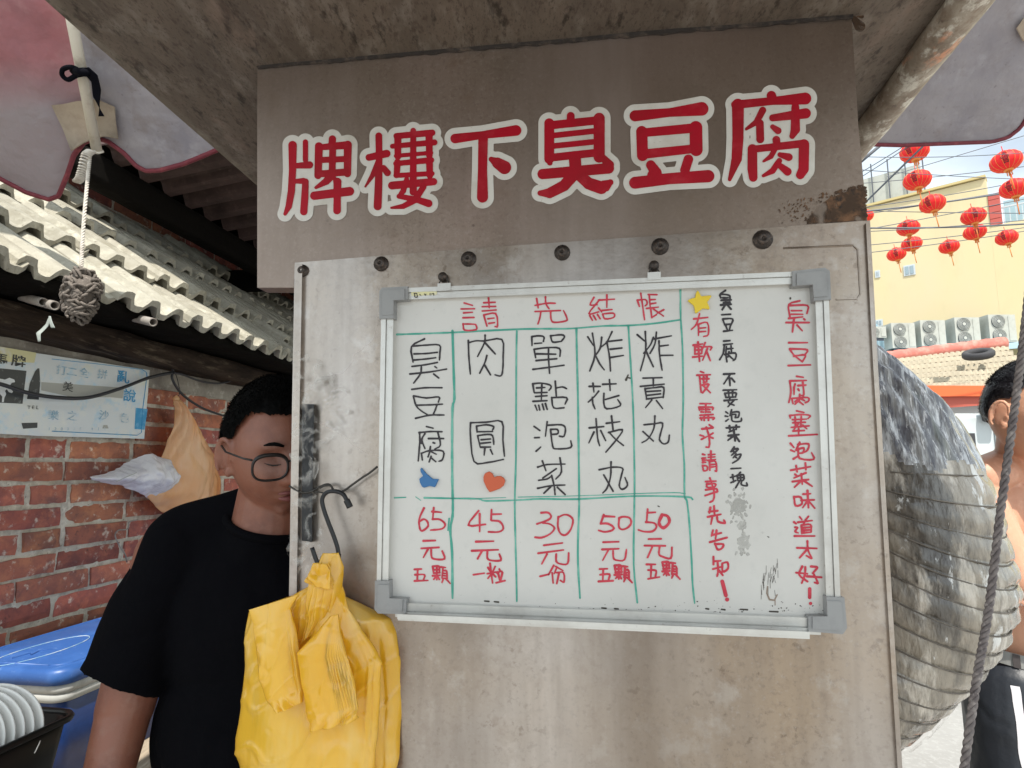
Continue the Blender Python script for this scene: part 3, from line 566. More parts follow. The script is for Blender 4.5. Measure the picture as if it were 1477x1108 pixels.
write([('a', '735,182 815,205;705,240 835,238;730,278 815,272;725,325 830,322;725,385 740,445 850,440 850,400 830,388 730,385', Q),
 ('a', '970,120 978,230;925,180 1035,175;910,218 1040,215;910,260 1045,250;925,300 955,405;925,298 1040,285 1058,405 1035,410;965,335 1025,328;975,380 1030,372', Q),
 ('b', '-40,140 -25,230;-55,205 60,185 140,185;45,125 50,190 80,238;-55,265 190,255;0,268 -10,330 -28,385;95,270 100,340 130,370 245,355 250,320 220,255', Q),
 ('b', '515,128 478,200 545,198;570,150 465,285 560,268;475,305 500,350;510,305 535,345;550,295 575,335;560,230 590,270;640,105 640,225;560,155 715,145;590,255 690,245;600,290 620,335 700,325 715,295 690,280 605,288', Q),
 ('b', '935,155 955,215;935,155 1015,150 1030,190 1010,210;968,90 985,200 1005,345;1040,100 1125,102;1050,105 1060,225;1065,150 1110,148;1065,190 1115,182;1025,235 1140,222;1065,240 1075,325;1080,320 1120,295;1190,248 1130,280;1090,240 1190,310', Q),
 ('e', '345,155 300,260 305,350 330,375 385,330 375,280 340,262 305,285', 9.5), ('e', '440,150 430,260;425,188 515,195;430,262 500,265 550,310 520,355 410,368', 9.5),
 ('e', '340,472 455,468;320,545 490,535;385,550 340,632;415,560 420,630 460,650 545,645 522,570', 9.5), ('e', '255,748 320,745;285,750 280,850;260,800 350,800 340,850;255,860 385,855', 9),
 ('e', ke(0, 0), 9), ('e', '875,180 775,320 940,312;885,210 885,382', 9.5), ('e', '1000,170 995,270;1005,215 1095,212;1000,275 1080,285 1115,350 1070,385 970,385', 9.5),
 ('e', '850,480 1020,475;810,568 1065,558;905,575 865,645;960,575 960,640 1000,662 1090,660 1075,600', 10), ('e', '825,800 930,785', 10),
 ('e', '985,690 1010,880;1035,720 1010,775;965,730 985,765;960,790 1060,770;1000,790 965,835;1010,790 1040,820;1075,745 1085,765;1050,780 1100,765;1065,790 1080,850;1105,780 1090,850;1045,878 1130,857', 9.5),
 ('f', '5,200 70,198 100,235 70,270 -37,308;20,298 90,310 132,350 90,405 10,440 -55,437', 9.5), ('f', '170,240 165,330 190,400 240,415 290,360 312,270 270,225 220,220 170,245', 9.5),
 ('f', '30,515 210,492;-25,592 220,560;60,600 10,695;150,600 150,670 190,695 260,692 270,590', 10), ('f', '-5,815 80,795', 9.5),
 ('f', '125,710 75,800;110,780 120,880;145,720 215,760;150,780 220,780 225,870 190,855;175,790 155,885;150,740 130,790', 9),
 ('f', '610,220 580,305;605,232 715,238;580,305 650,305 705,340 690,370 620,385 560,370', 11), ('f', '760,250 755,330 785,362 840,345 875,300 860,250 800,238 762,248', 10),
 ('f', '605,485 755,480;595,555 755,548;655,560 600,660;700,570 705,640 740,660 810,655 830,555', 9.5), ('f', '570,745 645,742;605,750 600,855;575,800 665,795 655,850;560,865 700,858', 10),
 ('f', ke(285, -8), 10.5), ('f', '1035,165 1025,285;1030,200 1110,195;1020,290 1100,300 1120,340 1080,380 1000,382 945,365', 10), ('f', '1175,220 1145,290 1165,335 1200,342 1245,290 1230,235 1180,218', 15),
 ('f', '1045,455 1165,452;1005,518 1205,520;1080,530 1035,632;1150,535 1145,600 1180,625 1260,640 1270,535', 9.5), ('f', '1025,700 1110,700;1070,715 1065,830;1040,755 1115,760 1110,815;1040,840 1150,822', 10), ('f', ke(748, -42), 10),
 ('p', '195,320 165,420 115,472;140,370 275,355;185,425 185,530;175,425 270,405 280,520 235,540;195,460 255,455;195,495 255,490', 8.5),
 ('p', '135,625 225,612;150,640 150,710;150,645 215,640 215,705;150,672 210,670;150,710 215,705;130,740 225,730;180,595 195,780;250,600 225,660;245,640 310,640 300,670;270,660 225,770;265,690 300,775', 9.5),
 ('p', '205,880 235,890;170,915 300,910;195,920 210,1080;220,950 285,950;235,925 235,980;265,925 265,980;235,985 265,980;225,1010 285,1005 225,1085;235,1020 300,1085', 9.5),
 ('q', '200,150 305,150;190,185 195,212;190,185 320,185 320,210;255,155 255,235;215,205 235,207;275,205 295,207;210,230 235,232;275,230 300,232;200,262 325,255;205,285 215,310;200,290 330,285 325,305;240,270 240,312;280,270 282,312', 9.5),
 ('q', '220,395 325,385;260,380 280,440 292,520 285,570 258,570;290,355 325,380;200,455 235,465;215,495 265,470;325,435 280,465;280,465 325,485', 9.5),
 ('q', '225,640 245,645;220,680 255,675;225,700 260,695;225,720 255,718;225,750 235,800 270,790 265,755 228,750;305,610 305,700;280,645 345,640;280,670 345,665;275,700 350,690;290,715 295,795;290,715 350,710 360,800 345,800;300,740 340,738;300,765 345,760', 9),
 ('q', '255,905 355,900;265,930 345,925 340,955 270,960 265,930;255,985 360,975 362,1010;250,1040 370,1000;295,870 335,1000 330,1080 295,1105', 9.5),
 ('r', '300,150 290,200;285,190 370,180;335,135 340,210;275,240 400,215;320,235 305,310;365,240 375,285 440,300 430,270', 10.5),
 ('r', '325,370 310,425;320,415 405,395;360,370 350,450;295,485 460,440;345,500 370,555 410,545 425,505 350,503', 10.5),
 ('r', '330,625 330,700;330,670 400,665;325,745 400,725;370,680 375,760 365,815;385,760 420,805;415,690 420,770 470,740 465,680 415,690', 10.5),
 ('r', '415,865 450,1000', 19), ('r', '462,1040', 19),
 ('p', '1165,195 1060,230 1070,345;1075,240 1240,240 1235,315;1085,290 1185,290;1085,325 1195,325;1060,365 1195,350;1035,405 1255,405;1110,370 1095,495;1205,370 1215,378;1140,430 1190,485', 9.5),
 ('p', '1060,600 1240,600;1070,660 1220,665 1240,685 1215,715;1070,665 1110,720 1190,785;1110,730 1220,720 1190,785;1055,822 1270,815', 9.5),
 ('q', '1135,-115 1200,-105;1070,-70 1230,-75;1070,-70 1080,40 1060,138;1120,-40 1105,20;1110,-10 1110,60;1150,-25 1225,-30;1195,-55 1205,60 1180,70;1150,10 1160,25;1090,105 1100,150;1090,100 1240,90 1250,125 1220,140;1165,60 1160,100 1120,130;1170,100 1210,120;1160,115 1120,155;1160,130 1200,160', 9.5),
 ('q', '1135,220 1205,235;1070,265 1075,290;1070,265 1180,255 1265,265 1245,295;1095,305 1230,300;1120,280 1125,375;1180,275 1175,375;1100,335 1220,330;1085,380 1255,365;1150,345 1110,400;1195,360 1235,395;1100,415 1210,410;1155,395 1155,450;1060,462 1335,448', 9),
 ('q', '1075,535 1110,575;1080,600 1115,615;1105,685 1145,660;1165,525 1130,600;1150,545 1250,540 1240,600 1200,625;1150,590 1205,580 1195,625 1160,630;1150,600 1165,680 1300,690 1280,625', 10),
 ('q', '1080,795 1270,760;1130,750 1140,810;1220,725 1225,790;1225,820 1110,870;1120,835 1140,850;1095,905 1250,885;1180,830 1190,930;1185,890 1115,960;1195,890 1285,950', 10.5),
 ('r', '1110,45 1125,130 1185,115 1175,50 1110,45;1200,20 1270,15;1180,80 1305,75;1240,-15 1250,150;1240,85 1195,150;1255,90 1310,155', 10),
 ('r', '1165,240 1185,265;1250,235 1220,270;1150,292 1285,275;1215,285 1200,310;1180,320 1185,400;1180,320 1270,315 1275,385;1190,345 1265,340;1190,370 1265,365;1190,395 1270,388;1110,290 1130,305;1120,340 1145,345 1120,380 1150,395;1115,425 1310,425', 9.5),
 ('r', '1140,540 1330,545;1240,475 1245,560 1280,640 1230,615;1240,550 1165,635', 10),
 ('r', '1190,720 1160,800 1240,865;1130,780 1240,790;1220,725 1215,800 1185,880;1275,720 1335,730 1290,785;1300,790 1340,880 1310,875;1235,815 1375,825', 10.5),
 ('r', '1262,938 1262,1020', 17), ('r', '1270,1078', 14)], 'ink_r')
G = 9.0
write([('a', '85,487 350,478 620,468 860,455 1240,437 1480,432 1767,430 2077,405 2327,400 2577,380 2827,345', G),
 ('a', '622,452 632,800 640,1107 622,1200 618,1567 620,1900 625,2114 622,2250 600,2380 618,2600 622,3040', G+3), ('a', '1245,455 1240,700 1238,1207 1236,1700 1225,2114 1232,2500 1240,2800 1245,3070', G),
 ('b', '345,435 350,700 360,1107 365,1507 372,2114 362,2400 360,2700 380,3040', G+1), ('b', '848,405 860,600 875,850 890,1107 900,1400 908,1900 905,2200 900,2714 935,3084', G),
 ('b', '1352,50 1355,330 1372,600 1380,1107 1372,1457 1390,1747 1392,2050 1415,2100 1440,2330 1462,2700 1470,2900 1490,3090', G),
 ('e', '60,55 170,50', 7), ('e', '265,45 315,80', 4), ('e', '350,55 600,60 870,65 950,85 1300,75 1477,65 1827,68 2377,38 2877,45 2947,70', G), ('e', '850,62 1140,52', 4), ('f', '-220,48 390,35 900,15 1290,5 1400,15', 4.5),
 ('e', '590,255 578,370', 7)], 'ink_g', 'green_grid_line', .7, .0004)
# marker specks and smears along the bottom edge
rng = random.Random(3); sg = []
for i in range(170):
    u = 570+rng.random()**.8*630; v = 886-abs(rng.gauss(0, 8))-(880-u)*(-.010); r = rng.choice([.25, .35, .5, .9])
    if u < 700 and rng.random() < .6: continue
    sg.append((u, v, r, u+rng.uniform(-1.5, 1.5), v+rng.uniform(-.8, .8), r*.6))
for u, v, w in [(871, 877, 3), (889, 878, 2.5), (1073, 879, 5), (1116, 882, 6), (1184, 886, 3), (1043, 879, 2.5), (1020, 878, 2), (702, 867, 3), (716, 868, 3), (908, 545, 1.5)]: sg += [(u-w, v, 1.1, u+w, v+.6, 1.3)]
sg += [(906, 541, 1, 903, 548, 1.8), (1140, 430, 1.4, 1140, 431, 1.4), (949, 730, .8, 951, 731, .8), (1107, 774, .5, 1109, 775, .8)]
o_ = obj('marker_speck', sdf_mesh(sg, .45, 0, None, BO+.0003), M['dirt'], wb_o); tag(o_, kind='stuff')
sg = []
for (cx, cy, w, h, n_) in [(1066, 730, 14, 20, 90), (1072, 784, 11, 17, 60), (1070, 757, 7, 8, 20)]:
    for i in range(n_):
        u = cx+rng.gauss(0, w*.42); v = cy+rng.gauss(0, h*.42); sg.append((u, v, rng.uniform(1.2, 3.2), u+rng.uniform(-2, 2), v+rng.uniform(-4, 4), 1.2))
obj('smudge', sdf_mesh(sg, .8, 0, None, BO+.0002), M['stain'], wb_o)
sg = [(1107, 846, .9, 1106, 856, 1.1), (1106, 856, 1.1, 1110, 865, 1.3), (1110, 865, 1.3, 1117, 866, 1.2), (1117, 866, 1.2, 1121, 858, .9), (1118, 866, .8, 1118, 873, .7)]
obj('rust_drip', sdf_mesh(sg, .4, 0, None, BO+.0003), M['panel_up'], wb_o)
sg = []
for i in range(26):
    u = 1111+rng.gauss(0, 8); v = 836+rng.gauss(0, 12); a = rng.uniform(8, 16); sg.append((u, v-a*.5, .25, u+rng.uniform(-3, 3), v+a*.5, .3))
obj('scratch_marks', sdf_mesh(sg, .4, 0, None, BO+.00035), M['dirt'], wb_o)
# magnets
def magnet(name, tile, pts, m, label):
    ox, oy, k = TILES[tile]; P = [(ox+float(w.split(',')[0])/k, oy+float(w.split(',')[1])/k) for w in pts.split()]
    c = PAN(sum(p[0] for p in P)/len(P), sum(p[1] for p in P)/len(P), BO)
    o = obj(name, prism([PAN(u, v, BO+.0036) for u, v in P], TD*.0030), M[m], None, origin=c); tag(o, label, 'magnet', 'magnets on the whiteboard')
    bv = o.modifiers.new('b', 'BEVEL'); bv.width = .0008; bv.segments = 2
magnet('star_magnet', 'p', '175,92 190,108 212,150 260,143 308,140 312,150 290,180 270,205 285,240 295,265 288,276 250,268 225,268 190,295 160,316 150,300 145,260 135,235 105,212 78,192 110,172 152,163 160,120', 'star', 'yellow star magnet at the top of the handwriting on the whiteboard')
magnet('thumb_magnet', 'c', '320,768 308,785 312,810 335,850 298,878 305,915 325,955 345,965 400,948 450,960 470,920 488,880 430,878 400,855 370,830 340,795', 'thumb', 'blue thumbs-up magnet above the price 65 on the whiteboard')
magnet('heart_magnet', 'c', '980,1008 950,965 922,900 920,860 935,825 975,806 1005,822 1025,862 1050,852 1085,850 1120,870 1132,900 1115,945 1075,975 1020,995', 'heart', 'orange-red heart magnet above the price 45 on the whiteboard')
# ---------------------------------------------------------------- handle slot, film, wire and hook on the left of the front
obj('black_handle', hexa([PAN(u, v, .014) for u, v in [(436, 583), (453, 583), (450, 782), (435, 780)]]+[PAN(u, v, .0045) for u, v in [(436, 583), (453, 583), (450, 782), (435, 780)]]), M['slot'], stall)
def wr(f1, amp): return lambda u, v, p: amp*(nz(p, f1)+.5*nz(p, f1*2.7)+.3*abs(nz(p, f1*6)))
fl = empty('plastic_film', PAN(440, 780, .02), 'crumpled clear plastic film taped over the black handle left of the whiteboard', 'plastic film')
P3 = lambda L, off: [PAN(u, v, off) for u, v in L]
obj('film_sheet', sheet(P3([(417, 505), (428, 560), (419, 640), (424, 720), (418, 790), (425, 850)], .022), P3([(450, 505), (470, 560), (462, 640), (456, 720), (470, 790), (455, 850)], .022), 26, 90, wr(22, .012), .0008), M['film'], fl, True)
obj('film_strip', sheet(P3([(420, 520), (440, 560), (444, 600)], .016), P3([(456, 512), (500, 560), (512, 640)], .009), 40, 40, wr(30, .004), .0006), M['film'], fl, True)
obj('film_strip', sheet(P3([(452, 598), (452, 640), (452, 670)], .012), P3([(486, 612), (480, 640), (462, 668)], .008), 20, 20, wr(30, .002), .0006), M['film'], fl, True)
Z5 = lambda L: [(300+x/4.344, 540+y/4.344) for x, y in L]
wr_o = obj('twisted_wire', join(tube(spline(P3(Z5([(510, 700), (560, 730), (600, 742), (650, 735), (700, 705), (760, 690), (800, 740), (850, 730), (900, 695), (970, 645), (1010, 620), (1062, 578)]), .017), 60), .0016, 6),
    tube(spline(P3(Z5([(650, 742), (690, 738), (740, 745), (775, 735), (770, 700), (730, 700), (700, 715)]), .020), 30), .0012, 6)), M['wire_dk'], None, True, origin=PAN(440, 710, .017))
tag(wr_o, 'thin dark wire twisted across the steel from the black handle to the whiteboard', 'wire')
hk = obj('hook', join(tube(spline(P3(Z5([(820, 1150), (812, 1090), (790, 1020), (755, 930), (724, 840), (716, 780), (745, 740), (800, 733), (845, 750), (870, 790), (888, 828)]), .028), 60), .0030, 10),
    tube(spline(P3(Z5([(868, 788), (880, 812), (890, 834)]), .028), 8), .0046, 10), tube(spline([PAN(489, 800, .028), PAN(487, 830, .040), PAN(470, 833, .05), PAN(458, 812, .05), PAN(450, 790, .05)], 20), .0030, 10)), M['slot'], None, True, origin=PAN(470, 720, .028))
tag(hk, 'black S-shaped hook hanging from the wire and holding the yellow bags', 'hook')
# ---------------------------------------------------------------- yellow bags
Z6 = lambda L, off: [PAN(300+x/3.379, 780+y/3.379, off) for x, y in L]
yb = empty('yellow_bags', PAN(460, 1100, .03), 'bundle of bright yellow plastic carrier bags hanging from the black hook', 'bag bundle')
def pleat(n, amp, side=1, lo=.6, bulge=.03, f=10, rough=.004):
    def g(u, v, p):
        d = bulge*math.sin(math.pi*min(max(u, 0), 1))**.6*min(1, v*3+.2)
        if (u > lo if side > 0 else u < lo): d += amp*(.6+1.2*nz((u*7, v*2.5, 4)))*abs(math.sin((u+.035*nz((u*5, v*3, 1)))*n*math.pi))*min(1, v*2)
        c = abs(nz(p, f)); q = (p[0]*1.0+p[2]*.8, p[1], p[2]*.7-p[0]*.9)
        return d+rough*1.5*nz(p, f)+rough*.25*nz(p, f*3)+rough*.30*max(0, 1-abs(nz(q, f*1.2, 2))/.10)*(.5+nz(p, f, 9))+rough*.20*max(0, 1-abs(nz((p[0]*.9-p[2]*.5, p[1], p[2]*.6), f*2.6, 7))/.12)
    return g
obj('bag_body', sheet(Z6([(560, 190), (480, 240), (215, 335), (200, 450), (193, 600), (160, 800), (128, 960), (125, 1040), (150, 1130), (160, 1250)], .012), Z6([(640, 190), (680, 270), (880, 385), (908, 450), (930, 600), (936, 800), (930, 960), (932, 1060), (920, 1130), (905, 1250)], .012), 110, 110, pleat(11, .004, 1, .72, .038, 8, .012), .002), M['yellow'], yb, True)
obj('bag_layer', sheet(Z6([(590, 215), (560, 330), (480, 500), (430, 800), (400, 1100), (405, 1250)], .045), Z6([(650, 215), (700, 340), (850, 590), (840, 760), (815, 1000), (800, 1250)], .045), 60, 90, pleat(13, .003, 1, .84, .014, 12, .009), .0015), M['yellow'], yb, True)
obj('bag_neck', sheet(Z6([(560, 60), (530, 120), (505, 170), (497, 240), (480, 360), (462, 500)], .046), Z6([(640, 58), (660, 130), (655, 200), (648, 260), (628, 350), (560, 420)], .046), 50, 70, pleat(5, .004, 1, 0, .016, 16, .006), .0015), M['yellow'], yb, True)
obj('bag_neck', sheet(Z6([(498, 235), (430, 262), (398, 330), (430, 430), (462, 500)], .040), Z6([(560, 225), (540, 300), (530, 380), (500, 450), (475, 500)], .046), 30, 50, pleat(4, .003, 1, 0, .012, 16, .006), .0015), M['yellow'], yb, True)
def strap(Lp, Rp, off, nm, n=10, side=1, lo=.7):
    base = pleat(n, .004, side, lo, .012, 12, .004)
    def g(u, v, p): return base(u, v, p)+(.008*abs(math.sin(u*9+9*nz(p, 18)))*((v-.88)/.12) if v > .88 else 0)+.003*abs(nz((p[0]+p[2]*.6, p[1], p[2]-p[0]*.5), 28))
    obj(nm, sheet(Z6(Lp, off), Z6(Rp, off), 80, 130, g, .0015), M['yellow'], yb, True)
strap([(205, 335), (225, 440), (240, 560), (258, 680), (290, 770), (340, 830)], [(440, 262), (405, 330), (440, 450), (455, 560), (460, 680), (470, 780)], .070, 'folded_strap', 9, 1, .86)
strap([(600, 365), (530, 450), (436, 545), (455, 700), (475, 840), (510, 915)], [(635, 358), (650, 450), (680, 560), (715, 680), (740, 800), (742, 858)], .078, 'folded_strap', 26, 1, .66)
rv = []
for i in range(5): rv.append(sheet(Z6([(540-i*8, 110), (500-i*4, 150+i*10), (475+i*6, 195), (520, 225)], .056+.003*i), Z6([(585, 110), (600, 150), (605, 190), (600, 235)], .060+.002*i), 16, 20, lambda u, v, p: .008*nz(p, 40, i)+.005*nz(p, 90), .001))
obj('torn_top', join(*rv), M['yellow'], yb, True)
# ================================================================ LEFT SIDE
def AD(p): p = Vector(p); return p.dot(TA), p.dot(TD), p.z
WA = -1.622                                      # wall face, stall frame
def WALL(u, v, off=0): return Vector(onp(u, v, TA*(WA+off), TA))
ground = obj('ground', ([(-60, -20, 0), (60, -20, 0), (60, 90, 0), (-60, 90, 0)], [(0, 1, 2, 3)]), M['ground']); tag(ground, kind='structure')
bw = empty('brick_wall', F(WA-.1, 2.2, 0), 'weathered red brick wall behind the man, under the tiled eave', 'wall')
def mslab(a0, a1, d0, d1, z0, z1, n1, n2):
    v, f = [], []
    for j in range(n2+1):
        for i in range(n1+1):
            d = d0+(d1-d0)*i/n1; z = z0+(z1-z0)*j/n2; v.append(F(a1+.004*nz((d, z, 0), 14)+.002*nz((d, z, 3), 50), d, z))
    for j in range(n2):
        for i in range(n1): q = j*(n1+1)+i; f.append((q, q+1, q+n1+2, q+n1+1))
    return join((v, f), boxF(a0, a1-.012, d0, d1, z0, z1))
obj('mortar', mslab(WA-.12, WA-.006, .75, 4.1, .3, 1.80, 260, 120), M['mortar'], bw, True)
rb = random.Random(11)
def brick_mesh(L, H, T, seed):
    r = random.Random(seed); nx, nzz = 6, 3; V, Fs = [], []
    for j in range(nzz+1):
        for i in range(nx+1):
            ex = i in (0, nx); ez = j in (0, nzz); x = (i/nx-.5)*L; z = (j/nzz-.5)*H
            V.append((T*.0+r.uniform(-.0016, .0016)+(-.004 if ex or ez else 0), x+(r.uniform(-.003, .003)), z+r.uniform(-.002, .002)))
    w = nx+1; Fs = [(j*w+i, j*w+i+1, (j+1)*w+i+1, (j+1)*w+i) for j in range(nzz) for i in range(nx)]
    k = len(V); rim = [i for i in range(nx)]+[nx+j*w for j in range(nzz)]+[nzz*w+nx-i for i in range(nx)]+[(nzz-j)*w for j in range(nzz)]
    V += [(-T, V[q][1], V[q][2]) for q in rim]
    for q in range(len(rim)): Fs.append((rim[(q+1) % len(rim)], rim[q], k+q, k+(q+1) % len(rim)))
    me = bpy.data.meshes.new('brick'); me.from_pydata(V, [], Fs); me.update(); me.materials.append(M['brick'])
    me.polygons.foreach_set('use_smooth', [False]*len(me.polygons)); return me
BR = {}
def put_brick(root, a, d, z, L, H, T=.03, rz=0, m=None):
    key = (round(L, 2), round(H, 2), rb.randrange(4))
    if key not in BR: BR[key] = brick_mesh(L, H, T, len(BR))
    o = bpy.data.objects.new('brick', BR[key]); S.collection.objects.link(o); o.parent = root
    o.location = F(a, d, z)-world_loc(root)
    o.rotation_euler = (rb.uniform(-.012, .012), 0, -PSI+rb.uniform(-.01, .01)+rz)
    return o
CH = .0655; z = .93; row = 0
def zc(k): return .93+CH*k
for k in range(13):
    z = zc(k)+.03; d = .95+(.125 if k % 2 else 0)-.05
    while d < 3.6:
        L = .235 if rb.random() < .86 else .115
        if z < 1.79: put_brick(bw, WA+rb.uniform(-.002, .006), d+L/2, z+rb.uniform(-.002, .002), L, .052 if rb.random() < .7 else .055)
        d += L+.014+rb.uniform(-.003, .006)
obj('render_band', mslab(WA-.12, WA+.004, .6, 4.1, 1.775, 1.90, 200, 10), M['concrete_bk'], bw, True)
# upper brick wall further back, dark under the brown roof
ub = empty('upper_brick_wall', F(-2.35, 2.5, 0), 'dark upper brick wall seen above the tiles beneath the brown roof', 'wall')
obj('mortar', boxF(-2.45, -2.29, .5, 6, .3, 3.1), M['mortar'], ub)
for k in range(13):
    d = 1.7+(.12 if k % 2 else 0)
    while d < 4.6:
        put_brick(ub, -2.282, d+.117, 2.06+k*CH, .235, .055); d += .25
eb = empty('end_brick_wall', F(-1.2, 4.3, 0), 'dark end wall of bricks beside the steel front sheet under the brown roof', 'wall')
obj('mortar', boxF(-2.3, .2, 4.42, 4.6, .3, 3.3), M['mortar'], eb)
for k in range(18):
    a = -2.2+(.12 if k % 2 else 0)
    while a < -.75:
        put_brick(eb, a+.117, 4.41, 1.95+k*CH, .235, .055, rz=-R(90)); a += .25
# tiled lean-to roof
EA, EZ = -1.327, 1.965
tr_o = empty('tile_roof', F(EA-.3, 2.2, 1.9), 'cream corrugated cement tiles of the lean-to roof, sunlit with thick scalloped edges', 'roof')
SL = R(36)
def tile_mesh(seed, nw=3, L=.34):
    r = random.Random(seed); pitch = .101; th = .019; V, Fs = [], []; n = nw*10; ny = 6
    for side in (0, 1):
        for j in range(ny+1):
            for i in range(n+1):
                t = (i/10) % 1.0; s = math.sin(2*math.pi*t); h = .017*max(-1, min(1, s*1.5))
                y = (i/n-.5)*nw*pitch; x = -L*j/ny+(r.uniform(-.002, .002) if 0 < i < n else 0)*(1 if j == 0 else 0)
                e = .0012*r.random() if j == 0 else 0
                V.append((x-e, y, h+(0 if side == 0 else -th)+.001*math.sin(i*1.3+seed)))
    w = n+1; m = w*(ny+1)
    for j in range(ny):
        for i in range(n):
            q = j*w+i; Fs += [(q, q+1, q+w+1, q+w), (m+q, m+q+w, m+q+w+1, m+q+1)]
    for i in range(n): Fs += [(i, m+i, m+i+1, i+1), (ny*w+i, ny*w+i+1, m+ny*w+i+1, m+ny*w+i)]
    for j in range(ny): Fs += [(j*w, (j+1)*w, m+(j+1)*w, m+j*w), (j*w+n, m+j*w+n, m+(j+1)*w+n, (j+1)*w+n)]
    me = bpy.data.meshes.new('roof_tile'); me.from_pydata(V, [], Fs); me.update(); me.materials.append(M['tile']); return me
TM = [tile_mesh(s) for s in range(4)]
for row in range(4):
    for c in range(12):
        o = bpy.data.objects.new('roof_tile', TM[rb.randrange(4)]); S.collection.objects.link(o); o.parent = tr_o
        s = row*.27; a = EA-s*math.cos(SL); zz = EZ+s*math.sin(SL)+row*.010+(.012 if row else 0)+rb.uniform(-.004, .006)
        d = .75+c*.292+(.10 if row % 2 else 0)+rb.uniform(-.008, .008)
        o.location = F(a+rb.uniform(-.015, .012), d, zz)-world_loc(tr_o)
        o.rotation_euler = (Matrix.Rotation(-PSI+rb.uniform(-.03, .03), 4, 'Z') @ Matrix.Rotation(SL-.075+rb.uniform(-.035, .035), 4, 'Y')).to_euler()
for d, a, tl in [(2.62, -1.42, .10), (2.9, -1.38, -.06)]:     # two slipped tiles
    o = bpy.data.objects.new('roof_tile', TM[1]); S.collection.objects.link(o); o.parent = tr_o
    o.location = F(a, d, EZ+.085)-world_loc(tr_o); o.rotation_euler = (Matrix.Rotation(-PSI+tl, 4, 'Z') @ Matrix.Rotation(SL-.12, 4, 'Y')).to_euler()
# beam under the eave
def beam(nm, a0, a1, d0, d1, z0, z1, m, amp=.006, par=None, f=7):
    V, Fs = [], []; n = 90; prof = [(a0, z0), (a1, z0), (a1, z1), (a0, z1)]; P2 = []
    for i in range(4):
        (x0, y0), (x1, y1) = prof[i], prof[(i+1) % 4]
        for k in range(4): P2.append((x0+(x1-x0)*k/4, y0+(y1-y0)*k/4))
    k = len(P2)
    for i in range(n+1):
        d = d0+(d1-d0)*i/n
        for (a, zq) in P2:
            q = nz((a*6, d*2.0, zq*6), 3); V.append(F(a+amp*q+amp*.6*nz((a*9, d*f, zq*20), 2), d, zq+amp*nz((a*5, d*3, zq*5), 3, 4)))
    Fs = [(i*k+j, (i+1)*k+j, (i+1)*k+(j+1) % k, i*k+(j+1) % k) for i in range(n) for j in range(k)]+[tuple(range(k)), tuple(reversed(range(n*k, n*k+k)))]
    return obj(nm, (V, Fs), m, par, True)
ebm = beam('eave_beam', WA-.02, WA+.115, .6, 4.2, 1.845, 1.915, M['wood_dk']); tag(ebm, 'dark weathered timber beam along the top of the brick wall under the tiles', 'beam')
rfu = beam('eave_packing', WA-.05, EA-.035, .6, 4.2, 1.925, 1.955, M['blackwood'], .012, None, 26); tag(rfu, 'rough black packing between the beam and the underside of the tiles', 'beam')
b2 = beam('roof_batten', WA-.02, WA+.06, .6, 4.2, 1.955, 2.10, M['wood_dk']); tag(b2, 'dark inner batten directly beneath the tiles, behind the beam', 'beam')
def pip(u, v, Y, r, lab):
    c = W(u, v, Y); dr = (TA*.9-TD*.45-UP*.25).normalized(); b = c-dr*.22
    V1, F1 = tube([b, c], r, 16, False); V2, F2 = tube([b, c], r*.72, 16, False)
    n1 = len(V1); ring = [(16+k, 16+(k+1) % 16, n1+16+(k+1) % 16, n1+16+k) for k in range(16)]
    o = obj('pipe', (V1+V2, F1+[tuple(n1+x for x in reversed(f)) for f in F2]+ring), M['pipe'], None, True, origin=c); tag(o, lab, 'pipe', 'pipe ends under the eave')
pip(62, 436, 1.48, .011, 'left pipe end of the close pair sticking out under the eave above the sign')
pip(79, 441, 1.48, .0115, 'right pipe end of the close pair, just left of the hanging yarn ball')
pip(221, 465, 1.75, .0125, 'single pipe end under the eave to the right of the yarn ball')
rbn = join(sheet([W(70, 458, 1.47), W(66, 468, 1.47), W(52, 480, 1.46), (W(54, 493, 1.46))], [W(73, 459, 1.47), W(70, 470, 1.47), W(58, 481, 1.46), (W(58, 492, 1.46))], 4, 16, lambda u, v, p: .003*nz(p, 40), .0006),
    sheet([W(70, 456, 1.47), W(71, 466, 1.47), W(73, 473, 1.47)], [W(73, 456, 1.47), W(76, 465, 1.47), W(79, 473, 1.47)], 4, 10, lambda u, v, p: .003*nz(p, 40), .0006))
o = obj('ribbon', rbn, M['ribbon'], None, True, origin=W(70, 458, 1.47)); tag(o, 'pale strip of plastic ribbon hanging from the pipes under the eave', 'ribbon')
# sign on the wall
sg_o = empty('wall_sign', WALL(60, 630, .01), 'faded blue and white advertising sign on the brick wall with bottle pictures and Chinese lettering', 'sign')
def WP(u, v, off): return WALL(u, v, off)
def wprism(poly, off, th): return prism([WP(u, v, off) for u, v in poly], -TA*th)
obj('sign_sheet', wprism([(216, 534), (208, 633), (60, 629), (-70, 622), (-70, 488), (0, 502), (70, 512)], .020, .006), M['poster'], sg_o)
def wflat(nm, polys, m, off=.0212, segs=(), par=None, st=.5): return obj(nm, sdf_mesh(list(segs), st, 0, polys, 0, (TA*(WA+off), TA)), M[m], par or sg_o)
Z4 = lambda L: [(x/5.54, 480+y/5.54) for x, y in L]
wflat('printed_panel', [Z4([(-300, 255), (212, 305), (180, 568), (-300, 545)])], 'p_black', .0208)
wflat('printed_panel', [Z4([(-300, 60), (290, 160), (275, 240), (-300, 220)])], 'p_yellow', .0207)
wflat('printed_panel', [Z4([(1085, 600), (1180, 610), (1155, 775), (1075, 770)])], 'p_blue', .0207)
